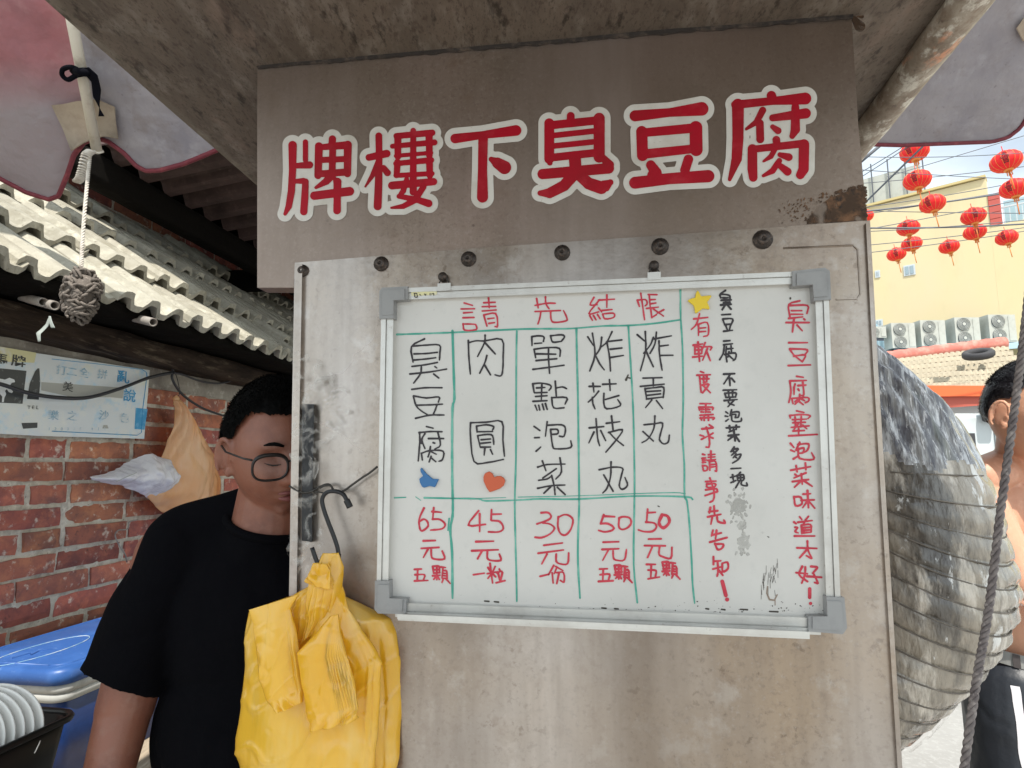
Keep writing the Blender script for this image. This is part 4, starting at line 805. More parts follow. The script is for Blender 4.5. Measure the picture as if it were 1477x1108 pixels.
wflat('printed_panel', [Z4([(330, 395), (990, 440), (980, 525), (880, 515), (600, 520), (330, 460)])], 'p_grey', .0206)
wflat('printed_bottle', [Z4([(300, 285), (315, 285), (322, 400), (310, 535), (215, 530), (240, 400), (280, 310)])], 'p_black', .0209)
wflat('printed_bottle_base', [Z4([(172, 722), (300, 718), (298, 760), (185, 768)])], 'p_black', .0209)
wflat('printed_bottle', [Z4([(818, 765), (828, 738), (858, 738), (868, 765)])], 'p_grey', .0209)
wflat('horse_emblem', [Z4([(-10, 365), (40, 375), (75, 360), (115, 375), (120, 395), (95, 400), (80, 420), (85, 450), (105, 470), (95, 482), (70, 475), (55, 450), (40, 465), (50, 490), (35, 520), (30, 555), (15, 555), (18, 510), (0, 490), (-20, 550), (-50, 550), (-40, 480), (-60, 420)])], 'p_white', .0212)
def txt(body, size, M4, m, parent, nm='printed_character', thick=0.0, bend=None):
    c = bpy.data.curves.new('t', 'FONT'); c.body = body; c.size = size; c.offset = thick*size*6; c.resolution_u = 2; c.align_x = 'CENTER'; c.align_y = 'CENTER'
    t = bpy.data.objects.new('t', c); S.collection.objects.link(t)
    me = bpy.data.meshes.new_from_object(t.evaluated_get(bpy.context.evaluated_depsgraph_get())); bpy.data.objects.remove(t)
    vs_ = [M4 @ v.co for v in me.vertices] if bend is None else [bend(v.co) for v in me.vertices]
    fs = [tuple(p.vertices) for p in me.polygons]; bpy.data.meshes.remove(me)
    return obj(nm, (vs_, fs), M[m], parent)
def wtxt(ch, u, v, hpx, m, thick=0.0, off=.0216, hw=1.0):
    c = WP(u, v, off); c2 = WP(u, v-hpx/2, off); h = (c2-c).length*2
    ax = TD; az = UP; ay = TA
    Mx = Matrix(((ax.x, az.x, ay.x, c.x), (ax.y, az.y, ay.y, c.y), (ax.z, az.z, ay.z, c.z), (0, 0, 0, 1))) @ Matrix.Diagonal((hw, 1, 1, 1))
    return txt(ch, h, Mx, m, sg_o, thick=thick)
wtxt('牌', 27, 522, 17, 'p_black', .003, hw=1.35); wtxt('馬', 1, 519, 17, 'p_black', .003, hw=1.35)
wtxt('亂', 178, 545, 19, 'p_blue', .002, hw=1.3); wtxt('說', 187, 572, 19, 'p_blue', .002, hw=1.3)
for ch, u, v in [('拼', 148, 541), ('全', 121, 539), ('二', 104, 537), ('打', 89, 535), ('美', 98, 559), ('之', 104, 601), ('沙', 150, 600), ('樂', 77, 600), ('色', 180, 604)]: wtxt(ch, u, v, 15, 'p_pale' if v != 559 else 'p_black', .001, hw=1.25)
for i, ch in enumerate('TEL'): wtxt(ch, 42+i*6, 588, 7, 'p_black', .0005, hw=1.2)
for i in range(9): wtxt('1203354'[i % 7], 71+i*9+(8 if i > 5 else 0), 619, 6, 'p_pale', .0005, hw=1.2)
bd = [(208, 536), (212, 541), (205, 626), (200, 629), (72, 624)]
obj('printed_border', tube([WP(u, v, .0212) for u, v in [(75, 518), (140, 525), (205, 533), (211, 537), (212, 543), (206, 590), (204, 624), (198, 628), (75, 622)]], .0011, 4), M['p_blue'], sg_o)
# cables
def cable(pts, r, lab, nm='cable', m='cable', n=60, off=.05):
    P = spline([WALL(u, v, o) for u, v, o in pts], n); o = obj(nm, tube(P, r, 8), M[m], None, True, origin=P[0]); tag(o, lab, nm); return o
cable([(-60, 540, .05), (0, 554, .05), (45, 568, .05), (90, 574, .05), (130, 573, .05), (175, 560, .05), (215, 545, .05), (250, 537, .05)], .0055, 'thick black cable sagging across the front of the blue and white sign')
cable([(250, 537, .05), (249, 528, .06), (262, 524, .06), (290, 527, .06), (330, 534, .06), (375, 532, .05), (420, 537, .05)], .004, 'black cable arching along the beam above the orange bag')
cable([(250, 538, .055), (262, 540, .06), (290, 550, .06), (318, 553, .06), (340, 546, .06), (362, 533, .06), (375, 535, .05), (400, 545, .05)], .004, 'black cable looping low under the beam above the man')
cable([(249, 537, .05), (249, 548, .05), (262, 568, .05), (285, 585, .05), (305, 594, .05), (330, 602, .05), (360, 610, .05)], .0045, 'black cable running down behind the man\'s head')
cable([(252, 536, .05), (256, 548, .05), (259, 565, .05), (256, 576, .05)], .0016, 'thin wire tying the orange bag to the cables', 'wire', 'wire_dk', 20)
cable([(198, 750, .012), (187, 753, .02), (184, 763, .02), (171, 765, .02), (166, 772, .015), (172, 787, .015), (180, 799, .02), (183, 811, .02)], .0022, 'loose pale bent wire poking out of the brick joint', 'wire', 'pipe', 40)
cable([(107, 493, .03), (205, 515, .03)], .003, 'straight pale wire along the underside of the beam over the sign', 'wire', 'pole', 4)
rc = obj('red_string', join(*[tube(spline([WALL(203+i*2, 516+i*.6, .05), WALL(225, 520+i-1, .06), WALL(262, 524, .05)], 20), .003, 5) for i in range(3)]), M['maroon'], None, True, origin=WALL(230, 520, .05)); tag(rc, 'dark red string tied along the beam just right of the sign', 'string')
# bags on the wall
ob = empty('orange_bag', WALL(270, 740, .06), 'translucent orange plastic bag hanging on the brick wall behind the man', 'plastic bag')
WL = lambda L, off: [WALL(u, v, off) for u, v in L]
def fan(f1, amp, n): return lambda u, v, p: amp*math.sin(u*math.pi)*math.sin(min(v*1.15, 1)*math.pi)**.5+.006*nz(p, f1)+.010*abs(math.sin(u*n*.6+5*nz(p, 5)))*(1.1-v)+.006*abs(nz(p, 24))
obj('bag_film', sheet(WL([(250, 577), (252, 590), (247, 612), (238, 640), (218, 690), (208, 715), (232, 738), (262, 752)], .06), WL([(257, 577), (262, 592), (283, 622), (305, 655), (316, 690), (318, 715), (300, 745), (270, 755)], .06), 60, 80, fan(12, .07, 22), .0015), M['orange_bag'], ob, True)
obj('knot', lathe([(.0001, .02), (.008, .015), (.012, .006), (.006, -.004), (.010, -.014), (.0001, -.02)], WALL(254, 578, .06), 12), M['orange_bag'], ob, True)
wbg = empty('white_bag', WALL(190, 690, .06), 'crumpled translucent white plastic bag on the brick wall left of the orange bag', 'plastic bag')
obj('bag_film', sheet(WL([(131, 688), (150, 684), (180, 672), (205, 656), (218, 654), (240, 664), (256, 678)], .07), WL([(134, 692), (160, 699), (178, 700), (196, 710), (222, 721), (240, 712), (254, 690)], .07), 50, 80, lambda u, v, p: .06*math.sin(u*math.pi)*math.sin(v*math.pi)**.6+.022*nz(p, 14)+.014*abs(nz(p, 30))+.006*nz(p, 60), .0015), M['white_bag'], wbg, True)
obj('printed_lines', join(*[tube(spline([WALL(168+i*3, 695-i*1.5, .125), WALL(182+i*3, 688-i*1.2, .13)], 6), .0009, 4) for i in range(6)]), M['p_grey'], wbg)
# ---------------------------------------------------------------- brown roof behind
rf = empty('brown_roof', F(-1.9, 3, 2.5), 'dark brown corrugated metal roof seen from below behind the hood', 'roof')
V, Fs = [], []; n = 260
for i in range(n+1):
    d = 1.75+(4.6-1.75)*i/n; t = (d/.125) % 1; h = .020*max(-1, min(1, 2.2*math.sin(2*math.pi*t)))
    for a in (-1.72, -1.1, -.3, .6): V.append(F(a, d, 2.58+(a+1.72)*.13+h))
for i in range(n):
    for j in range(3): q = i*4+j; Fs.append((q, q+1, q+5, q+4))
k = len(V); V += [v+UP*.004 for v in V[:k]]; Fs += [tuple(k+x for x in reversed(f)) for f in list(Fs)]
obj('corrugated_sheet', (V, Fs), M['corr'], rf)
for (a0, a1, z0, z1) in [(-1.79, -1.72, 2.46, 2.56), (-1.02, -.98, 2.56, 2.62)]:
    beam('purlin', a0, a1, 1.6, 4.5, z0, z1, M['blackwood'], .004, rf)
for d in (2.9, 3.7): beam('rafter', -2.3, .5, d, d+.08, 2.42, 2.52, M['blackwood'], .003, rf)
obj('roof_deck', boxF(-2.6, .9, 1.75, 4.7, 2.80, 2.83), M['blackwood'], rf)
# ---------------------------------------------------------------- left awning
aw = empty('left_awning', W(60, 100, 1.2), 'red and grey umbrella canopy with maroon scalloped edge at the upper left', 'canopy')
AWY = lambda v: 1.12+.42*(v+160)/450
def AW(u, v, o=0): return W(u, v, AWY(v)-o)
def canopy(nm, edge, top, m, par, amp=.01, nu=50, nv=40):
    """edge: lower edge px list, top: upper edge px list; hangs as one cloth"""
    E, T = resample([AW(u, v) for u, v in edge], nu), resample([AW(u, v) for u, v in top], nu); V = []
    for j in range(nv+1):
        for i in range(nu+1):
            p = T[i].lerp(E[i], j/nv); q = j/nv
            V.append(p+Vector((0, -1, -.6))*(amp*(nz(p, 5)+.5*nz(p, 12))*math.sin(q*math.pi*.9+.2)))
    w = nu+1; Fs = [(j*w+i, j*w+i+1, (j+1)*w+i+1, (j+1)*w+i) for j in range(nv) for i in range(nu)]
    k = len(V); V += [v+Vector((0, .002, .002)) for v in V]; Fs += [tuple(k+x for x in reversed(f)) for f in list(Fs)]
    obj(nm, (V, Fs), M[m], par, True); return [V[nv*w+i] for i in range(nu+1)]
eA = [(-90, 215), (-40, 240), (0, 258), (40, 279), (72, 289), (86, 284), (98, 255), (108, 225), (122, 207)]
eB = [(122, 207), (140, 200), (158, 206), (180, 222), (198, 241), (212, 248), (232, 247), (265, 238), (290, 228), (318, 216), (360, 190)]
pa = canopy('canopy_cloth', eA, [(-160, -140), (-60, -140), (0, -140), (60, -140), (98, -140)], 'awn_red', aw)
pb = canopy('canopy_cloth', eB, [(98, -140), (160, -140), (240, -140), (300, -140), (360, -140)], 'awn', aw)
obj('piping', tube([p+Vector((0, -.004, 0)) for p in pa], .0058, 8), M['maroon'], aw, True)
obj('piping', tube([p+Vector((0, -.004, 0)) for p in pb], .0058, 8), M['maroon'], aw, True)
pt = [(74, 152), (92, 150), (110, 146), (140, 143), (165, 154), (166, 172), (170, 200), (150, 196), (133, 200), (118, 207), (102, 217), (90, 185)]
cx, cy = 128, 178; V = [AW(cx, cy, .03)]; 
for (u, v) in pt: V.append(AW(u, v, .022))
obj('reinforcing_patch', join((V+[v+Vector((0, .003, 0)) for v in V], [(0, i+1, (i+1) % len(pt)+1) for i in range(len(pt))]+[(len(V)+i+1, i+1, (i+1) % len(pt)+1, len(V)+(i+1) % len(pt)+1) for i in range(len(pt))])), M['tan'], aw, True)
p0, p1 = AW(98, 0, .05), AW(140, 219, .045); ax = (p1-p0)
obj('canopy_pole', tube([p0-ax*.5, p1], .0115, 16), M['pole'], aw, True)
obj('pole_tip', tube([p1-ax*.01, p1+ax*.0, p1+ax*.012], [.014, .015, .006], 14), M['pole'], aw, True)
pk = lambda u, v, o=.075: AW(u, v, o)
obj('ribbon_tie', join(sheet([pk(113, 98), pk(128, 97), pk(140, 108), pk(145, 130), pk(142, 168)], [pk(113, 112), pk(124, 110), pk(131, 118), pk(134, 140), pk(150, 168), ], 8, 40, lambda u, v, p: .005*nz(p, 30), .002),
    tube(spline([pk(118, 104), pk(104, 97), pk(91, 100), pk(90, 109), pk(98, 115), pk(108, 110), pk(118, 105)], 30), [.0052]*31, 8),
    tube(spline([pk(106, 102, .06), pk(116, 104, .085), pk(130, 106, .06), pk(120, 108, .03), pk(106, 102, .06)], 20), .0085, 8)), M['blackcloth'], aw, True)
# rope and yarn ball
ra, rb_ = AW(130, 222, .06), W(117, 398, 1.33)
ro = empty('hanging_rope', ra, 'thin pale rope hanging from the canopy pole tip down to the grey yarn ball', 'rope')
obj('rope_strand', rope([ra, ra.lerp(rb_, .3)+Vector((-.002, 0, 0)), ra.lerp(rb_, .7)+Vector((-.003, 0, 0)), rb_], .0038, 16, 260), M['rope_w'], ro, True)
cc = [AW(131, 218, .07), AW(124, 225, .075), AW(119, 245, .075), AW(115, 258, .07), AW(111, 262, .06)]
hx = spline(cc, 220); hp = []
for i, p in enumerate(hx): a = i*.55; hp.append(p+Vector((math.cos(a)*.0085, math.sin(a)*.0085, 0)))
obj('rope_knot', join(tube(hp, .0026, 5), tube([cc[0], cc[2], cc[4]], .006, 8)), M['rope_w'], ro, True)
mc = W(116, 426, 1.33); rr_ = random.Random(5); loops = []
for i in range(170):
    th = rr_.uniform(0, 2*math.pi); h = rr_.uniform(-1, 1); rad = math.sqrt(1-h*h)
    wdt = .030 if h > .1 else .027
    c = mc+Vector((math.cos(th)*rad*wdt+(.004 if h > 0 else 0)-.004*h, math.sin(th)*rad*wdt, h*.052+.003*math.sin(th*3)))
    t = Vector((-math.sin(th), math.cos(th), rr_.uniform(-1.5, 1.5))).normalized(); u = Vector((math.cos(th)*rad, math.sin(th)*rad, h)).normalized()
    pts = [c+t*(-.011), c+t*(-.004)+u*.008, c+t*.005+u*.007, c+t*.011+u*rr_.uniform(-.004, .004)]
    loops.append(tube(spline(pts, 6), .0033, 5))
ico = []
yo = obj('yarn_ball', join(*loops, lathe([(.0001, .05), (.02, .042), (.031, .02), (.030, -.01), (.024, -.035), (.0001, -.05)], mc, 14)), M['mop'], None, True, origin=mc); tag(yo, 'fluffy grey yarn ball tied at the end of the thin hanging rope', 'yarn ball')
# ---------------------------------------------------------------- cooler on planks
ck = empty('cooler_box', F(-1.36, 1.75, .79), 'long blue cooler box with bright blue lid and metal latches beside the brick wall', 'cooler')
LZ = 1.05
def rbox(a0, a1, d0, d1, z0, z1, r=.03, top=.008, n=6, inset=0.0):
    P = []
    for (ca, cdv, s) in [(a1-r, d0+r, -90), (a1-r, d1-r, 0), (a0+r, d1-r, 90), (a0+r, d0+r, 180)]:
        for i in range(n+1):
            an = R(s+90*i/n); P.append((ca, cdv, math.cos(an), math.sin(an)))
    lay = [(z0, 0), (z1-top, 0), (z1-top*.4, top*.4), (z1, top)]; V, Fs = [], []; k = len(P)
    for (z, ins) in lay:
        f = inset*(1-(z-z0)/(z1-z0))
        for (ca, cdv, x, y) in P: V.append(F(ca+(r-ins-f)*x, cdv+(r-ins-f)*y, z))
    for j in range(3):
        for i in range(k): Fs.append((j*k+i, j*k+(i+1) % k, (j+1)*k+(i+1) % k, (j+1)*k+i))
    Fs += [tuple(range(3*k, 4*k)), tuple(reversed(range(k)))]
    return V, Fs
ca0, ca1, cd0, cd1 = -1.54, -1.215, 1.27, 2.25
obj('body', rbox(ca0+.012, ca1-.014, cd0+.02, cd1-.02, .79, .975, .03, .004), M['blue_box'], ck, True)
obj('rim', rbox(ca0+.004, ca1-.006, cd0+.012, cd1-.01, .976, .994, .035, .003), M['cream_pl'], ck, True)
obj('rim', rbox(ca0+.004, ca1-.004, cd0+.010, cd1-.01, .996, 1.014, .035, .003), M['cream_pl'], ck, True)
ld_ = obj('lid', rbox(ca0, ca1, cd0, cd1, 1.0155, LZ, .045, .010), M['blue_lid'], ck, True)
def loop_on(a0, a1, d0, d1, r, z, w):
    P = []
    for (ca, cdv, s) in [(a1-r, d0+r, -90), (a1-r, d1-r, 0), (a0+r, d1-r, 90), (a0+r, d0+r, 180)]:
        for i in range(7): an = R(s+15*i); P.append(F(ca+r*math.cos(an), cdv+r*math.sin(an), z))
    return tube(P+[P[0]], w, 6)
obj('lid_ridge', loop_on(ca0+.02, ca1-.03, cd0+.03, cd1-.03, .035, LZ, .0025), M['blue_lid'], ld_, True)
el = [F(-1.40+.055*math.cos(t)*.9, 1.40+.13*math.sin(t), LZ+.001) for t in [2*math.pi*i/40 for i in range(41)]]
obj('moulded_oval', tube(el, .0009, 5), M['p_pale'], ld_)
obj('moulded_mark', tube([F(-1.41, 1.33, LZ+.001), F(-1.405, 1.37, LZ+.001), F(-1.39, 1.36, LZ+.001), F(-1.40, 1.39, LZ+.001), F(-1.385, 1.41, LZ+.001)], .0022, 5), M['blue_lid'], ld_)
obj('drain_plug', lathe([(.022, 0), (.022, .002), (.017, .002), (.016, .0005), (.010, .0005), (.009, .003), (.0001, .003)], F(-1.37, 1.74, LZ), 20), M['blue_lid'], ld_, True)
for dd in (1.50, 2.0):
    la = obj('latch', join(boxF(ca1-.013, ca1-.004, dd-.02, dd+.02, .925, .972), boxF(ca1-.005, ca1+.004, dd-.017, dd+.017, .930, .950)), M['chrome'], ck)
    obj('latch_loop', tube([F(ca1+.003, dd-.015, .935), F(ca1+.008, dd-.019, .960), F(ca1+.006, dd-.018, .992), F(ca1+.004, dd-.008, 1.005), F(ca1+.004, dd+.008, 1.005), F(ca1+.006, dd+.018, .992), F(ca1+.008, dd+.019, .960), F(ca1+.003, dd+.015, .935)], .0024, 8), M['chrome'], la, True)
    obj('catch_plate', boxF(ca1-.004, ca1+.004, dd-.020, dd+.020, .998, 1.011), M['chrome'], la)
for i, (pp) in enumerate([[(1.40, .86), (1.43, .90), (1.415, .93)], [(1.43, .87), (1.46, .915)], [(1.45, .885), (1.47, .89), (1.465, .90)], [(1.39, .83), (1.40, .87), (1.44, .89), (1.45, .92)]]):
    obj('chalk_scribble', tube(spline([F(ca1-.0135, a, b) for a, b in pp], 12), .0012, 4), M['p_pale'], ck)
for i, ch in enumerate('ON'):
    c = F(ca1-.0125, 1.93+i*.05, .92)
    Mx = Matrix(((TD.x, UP.x, TA.x, c.x), (TD.y, UP.y, TA.y, c.y), (TD.z, UP.z, TA.z, c.z), (0, 0, 0, 1)))
    txt(ch, .07, Mx, 'p_pale', ck, 'lettering', .003)
tb = empty('plank_table', F(-1.3, 1.8, 0), 'rough timber plank table carrying the blue cooler', 'table')
for i, a in enumerate([-1.56, -1.40, -1.24, -1.08]): obj('plank', boxF(a, a+.152, .85, 2.7, .75+.003*(i % 2), .788), M['plank'], tb)
for (a, d) in [(-1.52, .95), (-1.0, .95), (-1.52, 2.6), (-1.0, 2.6)]: obj('leg', boxF(a-.03, a+.03, d-.03, d+.03, 0, .749), M['wood_dk'], tb)
# rack with tub and plates
rk = empty('wire_rack', F(-1.1, .95, 0), 'chrome wire rack under the black tub at the lower left', 'rack')
RA, RD = -.962, .985
def rod(P, r=.0035): return tube([F(*p) for p in P], r, 8)
rz_ = .985
obj('top_frame', join(rod([(RA, .55, rz_), (RA, RD, rz_)], .0038), rod([(RA, RD, rz_), (RA-.05, RD+.02, rz_), (-1.22, RD+.02, rz_)], .0038), rod([(-1.22, .55, rz_), (-1.22, RD+.02, rz_)]), rod([(RA, .55, rz_-.12), (RA, RD, rz_-.12)])), M['chrome'], rk, True)
for (a, d) in [(RA, RD), (RA, RD-.012), (RA, .56), (-1.22, RD+.02), (-1.22, .56)]: obj('leg', rod([(a, d, 0), (a, d, rz_)], .004), M['chrome'], rk, True)
obj('shelf', join(*[rod([(-1.22, .56+i*.045, rz_-.1), (RA, .56+i*.045, rz_-.1)], .002) for i in range(10)]), M['chrome'], rk)
tub = empty('black_tub', F(-1.1, .9, .89), 'black plastic tub holding white plates, standing on the chrome rack', 'tub')
ta0, ta1, td0, td1, tz0, tz1 = -1.22, -.966, .50, 1.045, .889, 1.058
def opent(a0, a1, d0, d1, z0, z1, sl, th, r=.03):
    o1 = rbox(a0, a1, d0, d1, z0, z1, r, 0.0001, 6, sl); k = len(o1[0])//4
    V = list(o1[0][:k])+list(o1[0][3*k:]); c = sum((Vector(v) for v in V), Vector())/len(V)
    inn = [Vector((c.x+(v.x-c.x)*(1-th/.13), c.y+(v.y-c.y)*(1-th/.22), v.z+(th if i < k else 0))) for i, v in enumerate(V)]
    V = V+inn; Fs = []
    for i in range(k):
        j = (i+1) % k; Fs += [(i, j, k+j, k+i), (2*k+j, 2*k+i, 3*k+i, 3*k+j), (k+i, k+j, 3*k+j, 3*k+i)]
    Fs += [tuple(reversed(range(k))), tuple(range(2*k, 3*k))]
    return V, Fs
obj('tub_body', opent(ta0, ta1, td0, td1, tz0, tz1, .028, .005), M['bin'], tub, True)
obj('rim', loop_on(ta0-.004, ta1+.006, td0-.004, td1+.006, .035, tz1, .006), M['bin'], tub, True)
pl_prof = [(.0001, .004), (.045, .004), (.075, .012), (.080, .015), (.081, .013), (.075, .008), (.045, 0), (.0001, 0)]
pm = None; n0 = 0
for i in range(8):
    Mx = Matrix.Rotation(-PSI+R(28), 4, 'Z') @ Matrix.Rotation(R(90-14), 4, 'X')
    loc = F(-1.075+i*.004, .865+i*.0135, 1.050)
    if pm is None:
        v, f = lathe(pl_prof, (0, 0, 0), 48, M=None); pm = bpy.data.meshes.new('plate'); pm.from_pydata([tuple(q) for q in v], [], f); pm.update(); pm.materials.append(M['plate']); pm.polygons.foreach_set('use_smooth', [True]*len(pm.polygons))
    o = bpy.data.objects.new('plate', pm); S.collection.objects.link(o); o.matrix_world = Matrix.Translation(loc) @ Mx
    nth = ['rearmost', 'second', 'third', 'fourth', 'fifth', 'sixth', 'seventh', 'last'][7-i]
    tag(o, ('white plate standing in the black tub, %s counted from the cooler side' % (['first', 'second', 'third', 'fourth', 'fifth', 'sixth', 'seventh', 'eighth'][7-i])), 'plate', 'white plates standing in the black tub')
# ================================================================ RIGHT SIDE
# wrapped duct
dk = empty('ventilation_duct', W(1340, 900, 1.0), 'bulging ribbed ventilation duct wrapped in grimy clear film at the stall\'s right side', 'duct')
cl = [(1200, 520, 1.10), (1262, 590, 1.08), (1305, 660, 1.06), (1334, 730, 1.04), (1350, 795, 1.03), (1345, 855, 1.03), (1322, 915, 1.04), (1282, 975, 1.05), (1215, 1045, 1.07)]
NP = 260; CL = spline([W(*p) for p in cl], NP)
rad = []
for i in range(NP+1):
    t = i/NP; r = .060+.050*min(1, t/.34)**.8
    if t > .60: r = .110-.034*((t-.60)/.40)**1.2
    rad.append(r)
L = [0]
for a, b in zip(CL, CL[1:]): L.append(L[-1]+(b-a).length)
RIB = .0335; s0 = .19
seg = 96; V, Fs = [], []; rings = []
t0 = (CL[1]-CL[0]).normalized(); nrm = Vector((0, 0, 1))
for i in range(NP+1):
    t = (CL[min(i+1, NP)]-CL[max(i-1, 0)]).normalized(); wq = min(1, max(0, (i/NP-.12)/.3)); t = (t*(1-wq)+Vector((-.22, .30, -.93))*wq).normalized()
    nrm = (nrm-t*nrm.dot(t)).normalized(); b = t.cross(nrm)
    ph = max(0, (L[i]-s0)/RIB); am = min(1, max(0, (L[i]-s0)/.05))
    for k in range(seg):
        a = 2*math.pi*k/seg; dirv = nrm*math.cos(a)+b*math.sin(a)
        lobe = abs(math.sin(math.pi*ph+.0))**.6
        q = Vector((math.cos(a)*2, math.sin(a)*2, L[i]*14))
        lobe_side = .35+.65*max(0, dirv.x)          # film slackens most on the outside of the bend
        r = rad[i]*(1-.055*am*(1-lobe)*lobe_side*1.6)+.0035*noise.noise(q*1.2)+.0022*noise.noise(q*4)
        if am < 1: r += (1-am)*.004*math.sin(a*19+3*noise.noise(q))+(1-am)*.003*noise.noise(Vector((a*8, L[i]*6, 1)))
        r += am*.003*max(0, dirv.x)*noise.noise(Vector((a*14, L[i]*60, 0)))
        V.append(CL[i]+dirv*r)
    if am > .5: rings.append((ph, i, nrm.copy(), b.copy()))
icut = int(NP*.40)
def bandf(i0, i1): return [(i*seg+k, i*seg+(k+1) % seg, (i+1)*seg+(k+1) % seg, (i+1)*seg+k) for i in range(i0, i1) for k in range(seg)]
def sub(i0, i1):
    o = i0*seg; return V[o:(i1+1)*seg], [tuple(x-o for x in f) for f in bandf(i0, i1)]
isp = next(i for i in range(NP) if L[i] > s0+.02)
def cutrow(k): return isp+int(16*noise.noise(Vector((math.cos(2*math.pi*k/seg)*1.6, math.sin(2*math.pi*k/seg)*1.6, 3)))+5*noise.noise(Vector((k*.35, 1, 7))))
cone_f = [f for i in range(NP) for k, f in enumerate(bandf(i, i+1)) if i < cutrow(k)]
hose_f = [f for i in range(NP) for k, f in enumerate(bandf(i, i+1)) if i >= cutrow(k)]
def compact(fs):
    ix = sorted({q for f in fs for q in f}); mp_ = {q: n_ for n_, q in enumerate(ix)}
    return [V[q] for q in ix], [tuple(mp_[q] for q in f) for f in fs]
DV = list(V)
obj('film_cone', compact(cone_f), M['ductcone'], dk, True)
obj('ribbed_hose', compact(hose_f), M['duct'], dk, True)
last = None
for (ph, i, n_, b_) in rings:
    if last is not None and int(ph) != int(last[0]):
        P = []
        for k in range(41):
            a = 2*math.pi*k/40; dv = n_*math.cos(a)+b_*math.sin(a)
            P.append(CL[i]+dv*(rad[i]*(1-.055*(.35+.65*max(0, dv.x))*1.6)+.0030+.0006*math.sin(a*3)))
        obj('wire_ring', tube(P, .0012, 6, False), M['ring'], dk, True)
    last = (ph, i)
def duct_at(frac, a, ext):
    i = min(NP, int(frac*NP)); t = (CL[min(i+1, NP)]-CL[max(i-1, 0)]).normalized(); n_ = (UP-t*t.z).normalized(); b_ = t.cross(n_); return CL[i]+(n_*math.cos(a)+b_*math.sin(a))*(rad[i]+ext)
rd_ = random.Random(4)
stp = []
for j in range(16):                                # stretched film strips bridging the ribs
    f0 = rd_.uniform(.25, .95); a0 = rd_.uniform(1.5, 4.6); f1 = min(1, f0+rd_.uniform(.06, .22)); a1 = a0+rd_.uniform(-.8, .8)
    P = [duct_at(f0+(f1-f0)*q/8, a0+(a1-a0)*q/8, .0012+.002*math.sin(q*.39)) for q in range(9)]
    Q = [duct_at(f0+(f1-f0)*q/8+.006, a0+(a1-a0)*q/8+.10+.05*math.sin(q), .0012+.001*math.sin(q*.8)) for q in range(9)]
    stp.append(sheet(P, Q, 4, 12, lambda u, v, p: .001*nz(p, 60), .0004))
obj('film_strips', join(*stp), M['film'], dk, True)
# tattered film frill along the outer edge
stp = []
for j in range(260):
    f0 = .30+.55*j/260+rd_.uniform(-.004, .004); i = int(f0*NP); t = (CL[i+1]-CL[i-1]).normalized()
    out = Vector((1, -.15, .1)); out = (out-t*out.dot(t)).normalized(); bb = t.cross(out)
    row = DV[i*seg:(i+1)*seg]; km = max(range(seg), key=lambda q: row[q].x); km = (km+rd_.randint(-5, 5)) % seg; c = row[km]; out = (c-CL[i]).normalized(); bb = t.cross(out); s = rd_.uniform(.0015, .0045)
    stp.append(([c-t*s, c+t*s, c+out*s*1.3+bb*s*rd_.uniform(-1, 1), c+bb*s*.6], [(0, 1, 2), (0, 2, 3), (1, 3, 2), (0, 3, 1)]))
fr_ = obj('film_frill', join(*stp), M['frill'], dk); tag(fr_, kind='stuff')
# right awning
ra_o = empty('right_awning', W(1380, 120, 1.3), 'grey fabric awning with maroon binding at the upper right', 'awning')
def RW(u, v, o=0): return W(u, v, 1.20+.38*(v+120)/330-o)
E_ = resample([RW(u, v) for u, v in [(1150, 206), (1262, 210), (1300, 211), (1350, 209), (1430, 206), (1452, 200), (1470, 186), (1482, 165), (1500, 120)]], 60)
T_ = resample([RW(u, v) for u, v in [(1250, -120), (1330, -120), (1420, -120), (1520, -120), (1620, -120)]], 60)
V2, nvv = [], 40
for j in range(nvv+1):
    for i in range(61):
        p = T_[i].lerp(E_[i], j/nvv); V2.append(p+Vector((0, -1, -.6))*(.010*nz(p, 4)+.005*nz(p, 10))*math.sin(j/nvv*2.9+.1))
F2 = [(j*61+i, j*61+i+1, (j+1)*61+i+1, (j+1)*61+i) for j in range(nvv) for i in range(60)]
ext = []                                           # unseen run of awning added overhead to keep sun off the steel front
for q in range(1, 13):
    for i in range(61): ext.append(V2[i]+Vector((.02*q-.045*q, -.13*q, .012*q))+UP*.006*nz(V2[i]+Vector((0, -.1*q, 0)), 4))
nb = len(V2); V2 = V2+ext
F2 += [(i, nb+i, nb+i+1, i+1) for i in range(60)]+[(nb+(q*61)+i, nb+((q+1)*61)+i, nb+((q+1)*61)+i+1, nb+(q*61)+i+1) for q in range(11) for i in range(60)]
k = len(V2); V3 = V2+[v+Vector((0, .002, .002)) for v in V2]; F2 += [tuple(k+x for x in reversed(f)) for f in list(F2)]
obj('awning_cloth', (V3, F2), M['awn'], ra_o, True)
obj('binding', tube([V2[nvv*61+i]+Vector((0, -.004, 0)) for i in range(61)], .0052, 8), M['maroon'], ra_o, True)
obj('corner_patch', prism([RW(1467, 40, .03), RW(1480, 22, .03), RW(1500, 40, .03), RW(1490, 62, .03), RW(1476, 58, .03)], (0, .003, 0)), M['tan'], ra_o)
stay = obj('awning_stay', tube([W(1222, 250, 2.0), W(1272, 208, 1.95)], .005, 8), M['wire_g'], None, True, origin=W(1250, 230, 1.7)); tag(stay, 'slim dark stay rod slanting out from behind the stall below the grey awning', 'rod')
